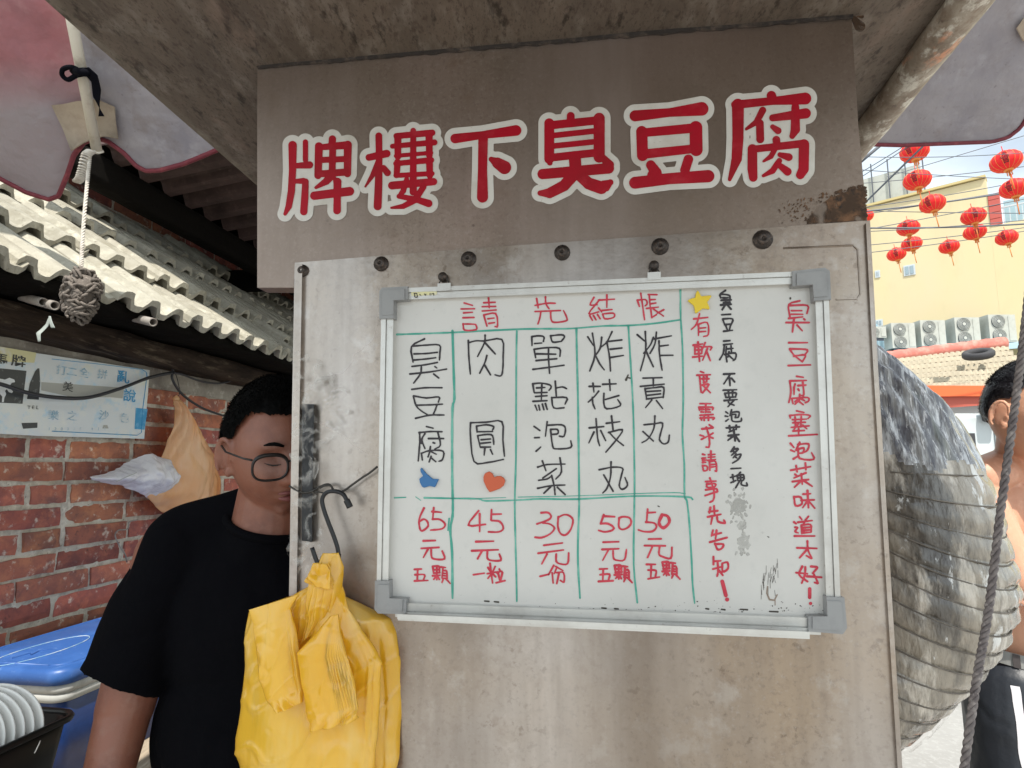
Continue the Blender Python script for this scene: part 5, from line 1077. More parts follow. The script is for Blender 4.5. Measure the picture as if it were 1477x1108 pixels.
# hanging rope right
rp_ = empty('twisted_rope', W(1480, 440, .78), 'long twisted grey rope hanging in front of the duct and the shirtless man', 'rope')
obj('rope_strand', rope([W(1505, 200, .80), W(1489, 370, .79), W(1476, 490, .78), W(1462, 600, .78), W(1443, 740, .77), W(1426, 880, .77), W(1408, 985, .76), W(1389, 1120, .76), W(1378, 1210, .76)], .0042, 30, 560, seg=8), M['rope_d'], rp_, True)
# ---------------------------------------------------------------- yellow building
yb_o = empty('yellow_building', W(1350, 400, 21), 'large pale yellow building with plain wall, small windows and a flat parapet behind the lanterns', 'building')
q0, q1 = W(1250, 300, 22), W(1640, 212, 17.2)
bx = Vector((q1.x-q0.x, q1.y-q0.y, 0)); BL = bx.length; bx.normalize(); bn = Vector((-bx.y, bx.x, 0))     # bn points away
if bn.y < 0: bn = -bn
TOPZ = q0.z
def BW(s, z, off=0): return Vector((q0.x, q0.y, 0))+bx*s+UP*z-bn*off
def bbox(s0, s1, z0, z1, o0, o1):
    v = [BW(s, z, o) for z in (z0, z1) for o in (o0, o1) for s in (s0, s1)]
    return v, [(0, 2, 3, 1), (4, 5, 7, 6), (0, 1, 5, 4), (2, 6, 7, 3), (0, 4, 6, 2), (1, 3, 7, 5)]
def BS(u, v, off=0):                                # pixel -> (s, z) on the building face
    p = Vector(onp(u, v, Vector((q0.x, q0.y, 0))-bn*off, bn)); return (p-Vector((q0.x, q0.y, 0))).dot(bx), p.z
s1_, z1_ = BS(1440, 300)
obj('wall', bbox(-6, s1_-.25, 0, TOPZ, -.4, 0), M['ywall'], yb_o)
_, zrb = BS(1450, 322)
obj('wall', bbox(s1_-.248, 16, 0, zrb, -.4, 0), M['ywall'], yb_o)
zp = BS(1300, 320)[1]
obj('parapet_band', bbox(-6, s1_-.25, zp+.9, TOPZ+.02, .003, .05), M['ywall2'], yb_o)
obj('cornice', bbox(-6.1, s1_-.24, TOPZ+.021, TOPZ+.10, -.42, .10), M['ywall2'], yb_o)
for i in range(5):
    z0 = zrb+.01+i*(TOPZ-zrb)*.13; obj('red_tile_column', bbox(s1_-.24, s1_+.05, z0, z0+(TOPZ-zrb)*.12, -.38, .03), M['redtile'], yb_o)
obj('recess_wall', bbox(s1_+.06, 16, zrb+.01, TOPZ*.96, -1.6, -1.4), M['lblue'], yb_o)
rl = obj('railing', bbox(s1_+.06, 16, zrb+.55, zrb+.60, -.12, -.08), M['frame_w'], yb_o)
for i in range(26): obj('baluster', bbox(s1_+.1+i*.16, s1_+.125+i*.16, zrb+.01, zrb+.55, -.11, -.09), M['frame_w'], rl)
for (u0, u1, v0, v1) in [(1303, 1321, 384, 396), (1262, 1270, 391, 400), (1262, 1274, 462, 470)]:
    a, zt = BS(u0, v0); b, zb = BS(u1, v1)
    w_o = obj('window', bbox(a, b, zb, zt, .003, .03), M['frame_w'], yb_o)
    obj('pane', bbox(a+.05, (a+b)/2-.02, zb+.05, zt-.05, .031, .045), M['win'], w_o); obj('pane', bbox((a+b)/2+.02, b-.05, zb+.05, zt-.05, .031, .045), M['win'], w_o)
tk = obj('roof_tank', join(bbox(-.4, 1.6, TOPZ+.11, TOPZ+1.5, -1.6, -.9)), M['ac'], yb_o)
obj('tank_frame', join(*[bbox(-.5+i*.55, -.46+i*.55, TOPZ+.11, TOPZ+2.0, -.85, -.82) for i in range(5)]), M['wire_g'], tk)
# air conditioners standing on the low roof
def Q3(u, v, Y): return W(u, v, Y)
lowr = empty('tiled_house', W(1370, 560, 15), 'low house with cream wavy roof tiles, red ridge and orange-red fascia behind the duct', 'house')
def ribroof():
    A0, A1 = W(1270, 522, 17.6), W(1450, 500, 17.2); B0, B1 = W(1330, 562, 14.4), W(1500, 557, 14.2)
    for r_ in range(7):
        V, Fs = [], []; n = 90
        f0, f1 = r_/7, (r_+1)/7
        for i in range(n+1):
            t = i/n; h = .035*math.sin(t*2*math.pi*22+r_)
            a = A0.lerp(A1, t); b = B0.lerp(B1, t); p = a.lerp(b, f0); q = a.lerp(b, f1)
            V += [p+UP*(h+.0), q+UP*(h+.13), q+UP*(-.06)]
        for i in range(n): Fs += [(3*i, 3*i+3, 3*i+4, 3*i+1), (3*i+1, 3*i+4, 3*i+5, 3*i+2)]
        tc2 = obj('tile_course', (V, Fs), M['ftile'], lowr, True)
        obj('tile_shade_line', tube([Vector(V[3*i+1])-UP*.13+Vector((0, -.03, 0)) for i in range(n+1)], .022, 5), M['ftile_shade'], tc2)  # dark wavy tube drawn as the shadow line beneath the course
    rg = tube([A0+UP*.1+(A1-A0)*i/20 for i in range(21)], [.17+.02*(i % 2) for i in range(21)], 12); obj('ridge', rg, M['pinktile'], lowr, True)
    obj('fascia', hexa([W(1330, 556, 14.2), W(1520, 557, 14.0), W(1520, 571, 14.0), W(1330, 572, 14.2), W(1330, 556, 14.5), W(1520, 557, 14.3), W(1520, 571, 14.3), W(1330, 572, 14.5)]), M['oran'], lowr)
    obj('fascia_panel', hexa([W(1330, 572, 14.3), W(1520, 571, 14.1), W(1520, 578, 14.1), W(1340, 590, 14.3), W(1330, 572, 14.6), W(1520, 571, 14.4), W(1520, 578, 14.4), W(1340, 590, 14.6)]), M['oran_d'], lowr)
    a, b = W(1300, 590, 14.9), W(1530, 580, 14.7)
    obj('wall', hexa([Vector((a.x, a.y, 0)), Vector((b.x, b.y, 0)), Vector((b.x, b.y, b.z)), Vector((a.x, a.y, a.z)), Vector((a.x, a.y+2, 0)), Vector((b.x, b.y+2, 0)), Vector((b.x, b.y+2, b.z)), Vector((a.x, a.y+2, a.z))]), M['frame_w'], lowr)
ribroof()
bf = empty('blue_sheet_screen', W(1340, 500, 19.5), 'pale blue corrugated sheet screen behind the air conditioners', 'screen')
V, Fs = [], []; A0, A1 = W(1240, 475, 19.8), W(1490, 462, 19.6); n = 200
for i in range(n+1):
    p = A0.lerp(A1, i/n)+Vector((0, .06*math.sin(i*.9), 0)); zt = p.z+.15*math.sin(i*.11); V += [Vector((p.x, p.y, 3.0)), Vector((p.x, p.y, zt))]
Fs = [(2*i, 2*i+2, 2*i+3, 2*i+1) for i in range(n)]; obj('sheet', (V, Fs), M['lblue'], bf)
obj('ledge', hexa([W(1240, 512, 18.6), W(1500, 492, 18.3), W(1500, 500, 18.3), W(1240, 520, 18.6), W(1240, 508, 19.7), W(1500, 489, 19.5), W(1500, 497, 19.5), W(1240, 516, 19.7)]), M['lblue'], bf)
def ac_unit(u0, u1, v0, v1, Y, lab, fans=2):
    c = W((u0+u1)/2, v1, Y); w = (W(u1, v1, Y)-W(u0, v1, Y)).length; h = (W(u0, v0, Y)-W(u0, v1, Y)).length; d = .42
    r_ = empty('air_conditioner', c, lab, 'air conditioner', 'air conditioners in a row on the low roof')
    def b(x0, x1, z0, z1, y0, y1): 
        v = [c+Vector((x, y, z)) for z in (z0, z1) for y in (y0, y1) for x in (x0, x1)]; return v, [(0, 2, 3, 1), (4, 5, 7, 6), (0, 1, 5, 4), (2, 6, 7, 3), (0, 4, 6, 2), (1, 3, 7, 5)]
    obj('casing', b(-w/2, w/2, .02, h, 0, d), M['ac'], r_)
    fr = w*.31
    for k_ in range(fans):
        fz = h*(.25+.5*k_) if fans == 2 else h*.5; Mx = Matrix.Rotation(R(90), 4, 'X'); fr2 = min(fr, h*.23 if fans == 2 else h*.42)
        f = obj('fan_grille', lathe([(fr2, 0), (fr2, .02), (fr2*.9, .03), (.06, .035), (.0001, .035)], c+Vector((-w*.16, -.003, fz)), 28, M=Mx), M['ac_dk'], r_)
        obj('fan_hub', lathe([(fr2*.26, 0), (fr2*.26, .012), (.0001, .013)], c+Vector((-w*.16, -.0385, fz)), 16, M=Mx), M['ac'], f)
        obj('grille_ring', join(*[tube([c+Vector((-w*.16+fr2*q*math.cos(t), -.041, fz+fr2*q*math.sin(t))) for t in [2*math.pi*i/24 for i in range(25)]], .008, 4, False) for q in (.45, .62, .8, .97)]), M['ac'], f)
    obj('side_panel', b(w*.22, w*.47, .06, h-.05, -.012, -.001), M['ac'], r_)
    obj('foot', b(-w*.4, w*.4, -.06, .018, .05, .1), M['wire_g'], r_)
ac_unit(1288, 1322, 466, 503, 18.9, 'leftmost complete double-fan air conditioner, next to the stall edge')
ac_unit(1330, 1366, 462, 500, 18.9, 'double-fan air conditioner second from the left')
ac_unit(1380, 1416, 458, 498, 18.8, 'double-fan air conditioner just left of the tyre')
ac_unit(1429, 1468, 454, 494, 18.7, 'double-fan air conditioner furthest right, above the shirtless man')
ac_unit(1252, 1279, 471, 488, 19.0, 'small single-fan air conditioner half hidden behind the stall edge', 1)
# tyre on roof
tc_ = W(1411, 511, 15.4); Mx = Matrix.Rotation(R(-14), 4, 'Y') @ Matrix.Rotation(R(16), 4, 'X')
ty = obj('tyre', lathe([(.20, -.07), (.30, -.09), (.34, -.05), (.345, 0), (.34, .05), (.30, .09), (.20, .07), (.19, 0), (.20, -.07)], tc_, 36, M=Mx), M['tyre'], None, True, origin=tc_); tag(ty, 'old dark tyre lying on the cream tiled roof', 'tyre')
# van
vn = empty('white_van', Vector((W(1410, 640, 6.2).x, 6.3, 0)), 'white van parked behind the shirtless man, only its door and mirror showing', 'van')
def vb(x0, x1, y0, y1, z0, z1, nm, m, par=None):
    v = [Vector((x, y, z)) for z in (z0, z1) for y in (y0, y1) for x in (x0, x1)]
    o = obj(nm, (v, [(0, 2, 3, 1), (4, 5, 7, 6), (0, 1, 5, 4), (2, 6, 7, 3), (0, 4, 6, 2), (1, 3, 7, 5)]), M[m], par or vn); bv = o.modifiers.new('b', 'BEVEL'); bv.width = min(.05, (z1-z0)*.2, (x1-x0)*.2, (y1-y0)*.2); bv.segments = 3; return o
X0 = W(1370, 600, 6.2).x
vb(X0-.15, X0+3.4, 6.2, 8.0, .35, 2.02, 'body', 'van')
dr = vb(X0+.42, X0+1.5, 6.175, 6.195, .5, 1.95, 'door', 'van'); vb(X0+.5, X0+.53, 6.15, 6.17, .6, 1.9, 'door_trim', 'frame_w', dr)
vb(X0+.05, X0+.22, 6.18, 6.197, 1.38, 1.82, 'window', 'tyre')
mr = vb(X0+.28, X0+.42, 6.05, 6.17, 1.93, 2.10, 'mirror', 'tyre')
vb(X0+1.7, X0+3.1, 6.18, 6.197, 1.35, 1.85, 'window', 'win')
for x in (X0+.5, X0+2.7):
    w_o = obj('wheel', lathe([(.05, -.1), (.30, -.1), (.33, -.05), (.33, .05), (.30, .1), (.05, .1)], (x, 6.3, .33), 24, M=Matrix.Rotation(R(90), 4, 'X')), M['tyre'], vn, True)
    obj('rim', lathe([(.2, 0), (.18, .01), (.05, .02), (.0001, .02)], (x, 6.198, .33), 20, M=Matrix.Rotation(R(90), 4, 'X')), M['chrome'], w_o, True)
# ---------------------------------------------------------------- lanterns
Rr = .21
def lantern_parts():
    V, Fs = [], []; seg = 64; nr = 18
    for j in range(nr+1):
        th = math.pi*(.07+.86*j/nr); r = Rr*math.sin(th)**.85; z = Rr*.70*math.cos(th)
        for k_ in range(seg): a = 2*math.pi*k_/seg; f = 1-.035*abs(math.cos(a*8)); V.append((r*f*math.cos(a), r*f*math.sin(a), z))
    Fs = [(j*seg+k_, (j+1)*seg+k_, (j+1)*seg+(k_+1) % seg, j*seg+(k_+1) % seg) for j in range(nr) for k_ in range(seg)]
    body = (V, Fs)
    cap = join(lathe([(.0001, Rr*.78), (.055, Rr*.78), (.065, Rr*.70), (.065, Rr*.66)], (0, 0, 0), 20), tube([(0, 0, Rr*.78), (0, 0, Rr*.78+.10)], .006, 6))
    bot = lathe([(.060, -Rr*.64), (.066, -Rr*.70), (.055, -Rr*.80), (.0001, -Rr*.80)], (0, 0, 0), 20)
    rb2 = join(*[tube([(Rr*1.0*math.sin(math.pi*(.08+.84*q/16))**.85*math.cos(a), Rr*1.0*math.sin(math.pi*(.08+.84*q/16))**.85*math.sin(a), Rr*.70*math.cos(math.pi*(.08+.84*q/16))) for q in range(17)], .0035, 4) for a in [2*math.pi*k_/16+.196 for k_ in range(16)]])
    ts = join(*[tube([(.03*math.cos(a), .03*math.sin(a), -Rr*.78), (.034*math.cos(a), .034*math.sin(a), -Rr*.78-.07)], .006, 4) for a in [2*math.pi*k_/10 for k_ in range(10)]])
    sr = tube([(0, 0, -Rr*.8), (0, 0, -Rr*.8-.30)], .009, 5)
    return body, cap, bot, rb2, ts, sr
bd_, cap_, bot_, rib_, ts_, sr_ = lantern_parts()
def mk(nm, vf, m, sm=True):
    me = bpy.data.meshes.new(nm); me.from_pydata([tuple(v) for v in vf[0]], [], vf[1]); me.update(); me.materials.append(M[m]); me.polygons.foreach_set('use_smooth', [sm]*len(me.polygons)); return me
LM = [('silk_body', mk('silk_body', bd_, 'lant')), ('top_cap', mk('top_cap', cap_, 'lant')), ('bottom_ring', mk('bottom_ring', bot_, 'lant_g')), ('ribs', mk('ribs', rib_, 'lant_g')), ('tassel', mk('tassel', join(ts_, sr_), 'lant_g'))]
def bendf(cx, cz):
    def f(co):
        x = co.x+cx; z = co.y+cz; zz = max(-.9, min(.9, z/(Rr*.70))); r = Rr*math.sqrt(1-zz*zz)**.85*1.012; a = x/Rr
        return Vector((r*math.sin(a), -r*math.cos(a), z))
    return f
tt = []
for ch, cz in [('天', .045), ('官', -.05)]:
    o = txt(ch, .11, None, 'lant_k', None, 'character', .003, bendf(0, cz)); tt.append(o.data); bpy.data.objects.remove(o)
lan = [(1451, 233, 42, 'large lantern at the upper right just under the awning corner'), (1323, 260, 38, 'lantern below the half hidden one under the grey awning'), (1319, 219, 40, 'lantern half hidden by the maroon edge of the grey awning'),
 (1345, 294, 35, 'lantern hanging alone mid-group against the top of the yellow wall'), (1463, 272, 38, 'lantern in front of the red-edged recess of the yellow building'), (1404, 312, 33, 'upper lantern of the close pair left of the recess'),
 (1406, 335, 30, 'lower lantern of the close pair left of the recess'), (1310, 329, 31, 'upper lantern of the left cluster of three'), (1315, 352, 28, 'middle lantern of the left cluster of three'), (1293, 367, 26, 'lowest and leftmost lantern of the left cluster of three'),
 (1369, 356, 27, 'small lantern hanging alone low on the yellow wall'), (1452, 343, 29, 'small lantern alone at the right below the recess'), (1247, 312, 25, 'lantern almost hidden behind the right edge of the steel sheet')]
for (u, v, wpx, lab) in lan:
    Y = 2*Rr*FPX/wpx; c = W(u, v, Y); r_ = empty('red_lantern', c, 'red '+lab, 'lantern', 'red lanterns strung across the street')
    r_.rotation_euler = (R(random.uniform(-4, 4)), R(random.uniform(-9, -3)), R(random.uniform(-25, 10))-math.atan2(c.x, c.y))
    for nm, me in LM:
        o = bpy.data.objects.new(nm, me); S.collection.objects.link(o); o.parent = r_
    for me in tt: o = bpy.data.objects.new('character', me); S.collection.objects.link(o); o.parent = r_
wires = [((1250, 222, 8), (1480, 213, 8), .3), ((1320, 243, 9), (1480, 195, 9), 0), ((1240, 243, 9), (1480, 256, 10), .15), ((1240, 249, 8.6), (1300, 212, 8), .05), ((1240, 256, 8.6), (1310, 210, 8), .05),
 ((1240, 300, 9), (1320, 222, 8), 0), ((1245, 262, 10), (1480, 236, 10), .2), ((1245, 296, 11), (1480, 255, 11), .3), ((1245, 302, 11), (1480, 268, 11), .3), ((1248, 303, 11), (1480, 306, 11), .1), ((1248, 308, 12), (1480, 270, 12), .1),
 ((1248, 326, 12), (1480, 318, 12), .3), ((1250, 332, 11.5), (1480, 314, 11.5), .2), ((1250, 330, 12), (1480, 285, 12), .1), ((1250, 352, 13), (1480, 325, 13), .2), ((1250, 363, 13), (1480, 330, 13), .2)]
wl = ['highest wire just under the awning', 'wire rising to the upper right past the large lantern', 'wire crossing the sky above the parapet', 'first of two thin wires rising steeply at the stall edge', 'second of two thin wires rising steeply at the stall edge', 'thick cable rising steeply beside the stall edge',
 'faint wire rising gently across the pale sky', 'wire running along the top of the parapet', 'thick cable just under the parapet', 'level wire through the middle lanterns', 'thin sagging wire above the lantern pair', 'thick dark cable passing in front of the recess', 'wire directly under the thick dark cable', 'slanting wire between the lantern clusters', 'wire holding the lowest row of lanterns', 'lowest thin wire across the yellow wall']
for i, (a, b, sag) in enumerate(wires):
    pa_, pb_ = W(*a), W(*b); P = []
    d_ = (pb_-pa_); pa_ = pa_-d_*.25; pb_ = pb_+d_*.5
    for k_ in range(17): t = k_/16; P.append(pa_.lerp(pb_, t)-UP*(4*sag*.3*t*(1-t)))
    o = obj('overhead_wire', tube(P, (.016 if i in (5, 8, 11) else .0075)*(a[2]/11), 5), M['wire_g'], None, origin=P[8]); tag(o, wl[i], 'wire', 'overhead wires across the street')
# ================================================================ PEOPLE
def ellipsoid(c, r, rot=None, seg=28, nr=18):
    V, Fs = [], []; rot = rot or Matrix.Identity(3)
    for j in range(nr+1):
        th = math.pi*j/nr
        for k in range(seg):
            a = 2*math.pi*k/seg; p = Vector((r[0]*math.sin(th)*math.cos(a), r[1]*math.sin(th)*math.sin(a), r[2]*math.cos(th)))
            V.append(Vector(c)+rot @ p)
    Fs = [(j*seg+k, (j+1)*seg+k, (j+1)*seg+(k+1) % seg, j*seg+(k+1) % seg) for j in range(nr) for k in range(seg)]
    return V, Fs
def limb(p, q, r0, r1, flat=False, ell=1.0):
    p, q = Vector(p), Vector(q); d = (q-p); L_ = d.length; d.normalize(); P, Rd = [], []
    for i in range(6): a = (1-i/6)*math.pi/2; P.append(p-d*r0*math.sin(a)); Rd.append(max(r0*math.cos(a), .0005))
    for i in range(9): P.append(p+d*L_*i/8); Rd.append(r0+(r1-r0)*i/8)
    if not flat:
        for i in range(1, 7): a = i/6*math.pi/2; P.append(q+d*r1*math.sin(a)); Rd.append(max(r1*math.cos(a), .0005))
    return tube(P, Rd, 24, True, ell)
def union(nm, parts, m, parent, voxel=.006, smooth=4):
    o = obj(nm, join(*parts), m, parent)
    rm = o.modifiers.new('r', 'REMESH'); rm.mode = 'VOXEL'; rm.voxel_size = voxel; rm.use_smooth_shade = True
    sm_ = o.modifiers.new('s', 'SMOOTH'); sm_.factor = .5; sm_.iterations = smooth
    me = bpy.data.meshes.new_from_object(o.evaluated_get(bpy.context.evaluated_depsgraph_get()))
    o.modifiers.clear(); old = o.data; o.data = me; me.name = nm; bpy.data.meshes.remove(old)
    me.polygons.foreach_set('use_smooth', [True]*len(me.polygons))
    if not me.materials: me.materials.append(m)
    return o
def head(c, yaw, pitch, roll, s=1.0, fat=1.0, eo=0.0):
    """local +Y is the face; returns mesh pieces and the transform"""
    Rm = Matrix.Rotation(yaw, 3, 'Z') @ Matrix.Rotation(pitch, 3, 'X') @ Matrix.Rotation(roll, 3, 'Y')
    bm = bmesh.new(); bmesh.ops.create_icosphere(bm, subdivisions=6, radius=1)
    def g(x, z, x0, z0, sx, sz): return math.exp(-((x-x0)/sx)**2-((z-z0)/sz)**2)
    for v in bm.verts:
        x, y, z = v.co
        X, Y, Z = x*.079*fat, y*.098, z*.120
        if z < 0: X *= 1-.30*(-z)**1.6/fat; Y *= (1-.34*(-z)**1.2) if y < 0 else (1-.10*(-z)**2)
        if z > 0: X *= 1-.04*z
        if y > 0:
            X *= 1+.04*y*(1-abs(z))
            f = 0
            f += .026*g(x, z, 0, -.20, .14, .12)+.013*g(x, z, 0, -.03, .10, .17)
            f += .008*(g(x, z, .13, -.26, .07, .06)+g(x, z, -.13, -.26, .07, .06))
            for sg_ in (-1, 1):
                f -= .018*g(x, z, sg_*.34, .07, .19, .10); f += .0085*g(x, z, sg_*.35, .03, .12, .055); f -= .002*g(x, z, sg_*.35, .10, .14, .018); f += .0055*g(x, z, sg_*.34, .23, .22, .06); f += .008*fat*g(x, z, sg_*.52, -.25, .26, .24)
            f += .010*g(x, z, 0, -.425, .19, .045)+.010*g(x, z, 0, -.53, .16, .05)-.006*g(x, z, 0, -.475, .22, .018)
            f -= .005*g(x, z, 0, -.68, .2, .05); f += .012*g(x, z, 0, -.85, .25, .15)
            Y += f*min(1, y*2)
        v.co = (X*s, Y*s, Z*s)
    V = [Vector(c)+Rm @ v.co for v in bm.verts]; Fs = [tuple(q.index for q in f.verts) for f in bm.faces]; bm.free()
    out = [(V, Fs)]
    for sg_ in (-1, 1):
        ec = Vector((sg_*(.079+eo)*fat*s, .004*s, -.006*s)); er = Rm @ Matrix.Rotation(sg_*R(27), 3, 'Z') @ Matrix.Rotation(R(-8), 3, 'X')
        out.append(ellipsoid(Vector(c)+Rm @ ec, (.0045*s, .018*s, .030*s), er, 18, 12))
        rim = []
        for i in range(24):
            a = R(-70+i*11.0); rim.append(Vector(c)+Rm @ ec+er @ Vector((sg_*(.009+eo)*s, -math.cos(a)*.0185*s, math.sin(a)*.031*s)))
        out.append(tube(rim, [.0032*s+.0016*s*math.sin(math.pi*i/23) for i in range(24)], 8))
        out.append(tube([Vector(c)+Rm @ ec+er @ Vector((sg_*(.007+eo*.8)*s, -.007*s+.004*s*math.cos(t), .002*s+.017*s*math.sin(t))) for t in [R(-100-i*16) for i in range(11)]], .0022*s, 6)); out.append(ellipsoid(Vector(c)+Rm @ ec+er @ Vector((sg_*.004*s, .014*s, -.006*s)), (.005*s, .005*s, .008*s), er, 10, 8)); out.append(ellipsoid(Vector(c)+Rm @ (ec+Vector((0, .008*s, -.027*s))), (.006*s, .008*s, .010*s), er, 12, 8))
    return out, Rm
def hairs(nm, c, Rm, s, m, parent, low, n=3800, ln=.018, fat=1.0, seed=1, curl=.3, thick=.012):
    r = random.Random(seed); bm = bmesh.new(); bmesh.ops.create_icosphere(bm, subdivisions=6, radius=1); keep = {}
    V, Fs = [], []
    def P(d, e):
        x, y, z = d; X, Y, Z = x*.079*fat, y*.098, z*.120
        if z < 0: X *= 1-.30*(-z)**1.6/fat; Y *= (1-.34*(-z)**1.2) if y < 0 else 1
        return Vector((X, Y, Z))*s+Vector(d)*e
    for v in bm.verts:
        d = v.co; lo = low(d); e = thick*min(1, max(0, (lo+.12)/.3))*s+.003*nz(d, 9)+.0015*nz(d, 22)
        if lo > -.05: keep[v.index] = len(V); V.append(Vector(c)+Rm @ P(d, e+.0015))
    for f in bm.faces:
        q = [w.index for w in f.verts]
        if all(x in keep for x in q): Fs.append(tuple(keep[x] for x in q))
    bm.free(); k = 0
    while k < n:
        d = Vector((r.gauss(0, 1), r.gauss(0, 1), r.gauss(0, 1))).normalized(); lo = low(d)
        if lo < 0: continue
        k += 1; l_ = ln*r.uniform(.5, 1.2)*min(1, .35+lo*2); e = thick*min(1, (lo+.12)/.3)*s
        t = Vector((r.gauss(0, curl), r.gauss(0, curl)+(.9 if d.z > .5 else -.1), r.gauss(0, curl)-(0 if d.z > .55 else 1.0))); t = (t-d*t.dot(d)); dd = (d*.75+t).normalized(); sd = dd.cross(d).normalized()*.0009
        b = P(d, e-.002); m1 = b+dd*l_*.55+d*.002; tip = b+(dd+t*.5).normalized()*l_
        i = len(V); V += [Vector(c)+Rm @ q for q in (b-sd, b+sd, m1+sd*.8, m1-sd*.8, tip)]; Fs += [(i, i+1, i+2, i+3), (i+3, i+2, i+4)]
    return obj(nm, (V, Fs), m, parent, True)
# ---------------- man behind the stall
HC = W(399, 648, 1.14); YAW = R(180+35)
m1 = empty('person', Vector((-.47, 1.24, 0)), 'man in black T-shirt and glasses looking down behind the steel front sheet', 'person')
hp_, RM = head(HC, YAW, R(-15), R(4), 1.01, 1.03)
sh = Vector((-.645, 1.20, 1.335)); el_ = Vector((-.682, 1.165, 1.075)); wr_ = Vector((-.672, 1.06, .84))
body = list(hp_)
body += [limb(HC+Vector((-.005, .035, -.06)), (-.445, 1.195, 1.37), .068, .080), limb((-.60, 1.21, 1.365), (-.33, 1.25, 1.365), .062, .062), ellipsoid((-.455, 1.25, 1.19), (.185, .125, .22)), ellipsoid((-.455, 1.25, .98), (.18, .14, .2)),
    limb(sh, el_, .056, .047), limb(el_, wr_, .045, .030), limb((-.245, 1.29, 1.335), (-.20, 1.27, 1.08), .056, .045), limb((-.20, 1.27, 1.08), (-.22, 1.14, .92), .043, .03),
    limb((-.54, 1.26, .88), (-.56, 1.27, .48), .095, .062), limb((-.56, 1.27, .48), (-.57, 1.30, .09), .055, .038), limb((-.37, 1.28, .88), (-.36, 1.29, .48), .095, .062), limb((-.36, 1.29, .48), (-.35, 1.32, .09), .055, .038)]
def hand(w, d, side):                                # relaxed hand hanging from the wrist
    w = Vector(w); d = Vector(d).normalized(); x = d.cross(side).normalized(); out = [limb(w, w+d*.085, .026, .036, ell=.5)]
    for i, (o_, l_) in enumerate([(-.027, .068), (-.009, .078), (.009, .073), (.026, .058)]):
        b = w+d*.09+Vector(side)*o_; mid = b+(d+x*.15).normalized()*l_*.5; tip = mid+(d+x*.6).normalized()*l_*.5
        out += [limb(b-d*.03, mid, .0095, .0085), limb(mid, tip, .0085, .007)]
    b = w+d*.03+Vector(side)*-.028; mid = b+(d*.8-Vector(side)*.6).normalized()*.038; out += [limb(b-d*.01, mid, .012, .010), limb(mid, mid+(d+x*.3).normalized()*.032, .010, .008)]
    return out
body += hand(wr_, (0, -.25, -1), (.5, .85, 0)); body += hand((-.22, 1.14, .92), (.2, -.6, -.7), (.8, .3, .0))
for x in (-.57, -.35): body.append(limb((x, 1.34, .05), (x-.01, 1.16, .035), .045, .04, ell=.8))
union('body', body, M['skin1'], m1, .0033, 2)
shirt = [limb((-.615, 1.21, 1.352), (-.47, 1.24, 1.405), .075, .075), limb((-.47, 1.24, 1.405), (-.31, 1.26, 1.37), .075, .075), ellipsoid((-.455, 1.25, 1.22), (.215, .155, .22)), ellipsoid((-.445, 1.25, 1.02), (.212, .165, .24)), limb((-.440, 1.25, 1.0), (-.440, 1.25, .78), .195, .205, True, .8),
    limb((-.610, 1.205, 1.345), (-.694, 1.17, 1.122), .078, .075, True), limb((-.29, 1.27, 1.345), (-.19, 1.28, 1.12), .082, .09, True), limb((-.60, 1.22, 1.33), (-.46, 1.24, 1.36), .085, .095), limb((-.448, 1.21, 1.36), (-.440, 1.195, 1.405), .098, .086, True)]
union('shirt', shirt, M['shirt'], m1, .005, 9)
def ring(c, r, ax, w, nm='hem', sq=1.0):
    ax = Vector(ax).normalized(); u = ax.orthogonal().normalized(); v = ax.cross(u)
    obj(nm, tube([Vector(c)+(u*math.cos(t)+v*math.sin(t)*sq)*r for t in [2*math.pi*i/48 for i in range(49)]], w, 8, False), M['shirt'], m1, True)
ring((-.440, 1.195, 1.403), .088, (.008, -.015, .045), .0075, 'collar')
union('trousers', [limb((-.54, 1.26, .84), (-.56, 1.27, .48), .11, .082), limb((-.56, 1.27, .48), (-.57, 1.30, .08), .082, .07, True), limb((-.37, 1.28, .84), (-.36, 1.29, .48), .11, .082), limb((-.36, 1.29, .48), (-.35, 1.32, .08), .082, .07, True), ellipsoid((-.455, 1.27, .86), (.19, .15, .12))], M['trouser'], m1, .01, 2)
def wrinkle(o, f, amp, root):
    off = world_loc(root)
    for v, n in [(v, v.normal.copy()) for v in o.data.vertices]:
        p = v.co+off; q = Vector((p.x*.7+p.z*.5, p.y, p.z-p.x*.5)); v.co += n*amp*(nz(q, f)-1.6*max(0, .22-abs(nz(q, f*.8, 3))))
    o.data.update()
for o_ in m1.children:
    if o_.name.startswith('shirt'): wrinkle(o_, 9, .010, m1)
for x in (-.57, -.35): obj('shoe', ellipsoid((x, 1.22, .045), (.05, .14, .045)), M['trouser'], m1, True)
def low1(d):
    return d[2]-float(np.interp(d[1]+.04*abs(d[0]), [-1, -.38, -.16, .14, .34, .50, 1], [-.42, -.30, .06, .16, .34, .66, .68]))-.02*nz(d, 9)
hairs('hair', HC, RM, 1.01, M['hair'], m1, low1, 12000, .014, 1.03, 2, .14, .011)
def L2W(c, Rm, p): return Vector(c)+Rm @ Vector(p)
def h_at(x, z, e, fat=1.03):                       # point on the face in head space
    y = math.sqrt(max(0, 1-x*x-z*z)); return (x*.079*fat*1.01, (y*.098+e)*1.01, z*.120*1.01)
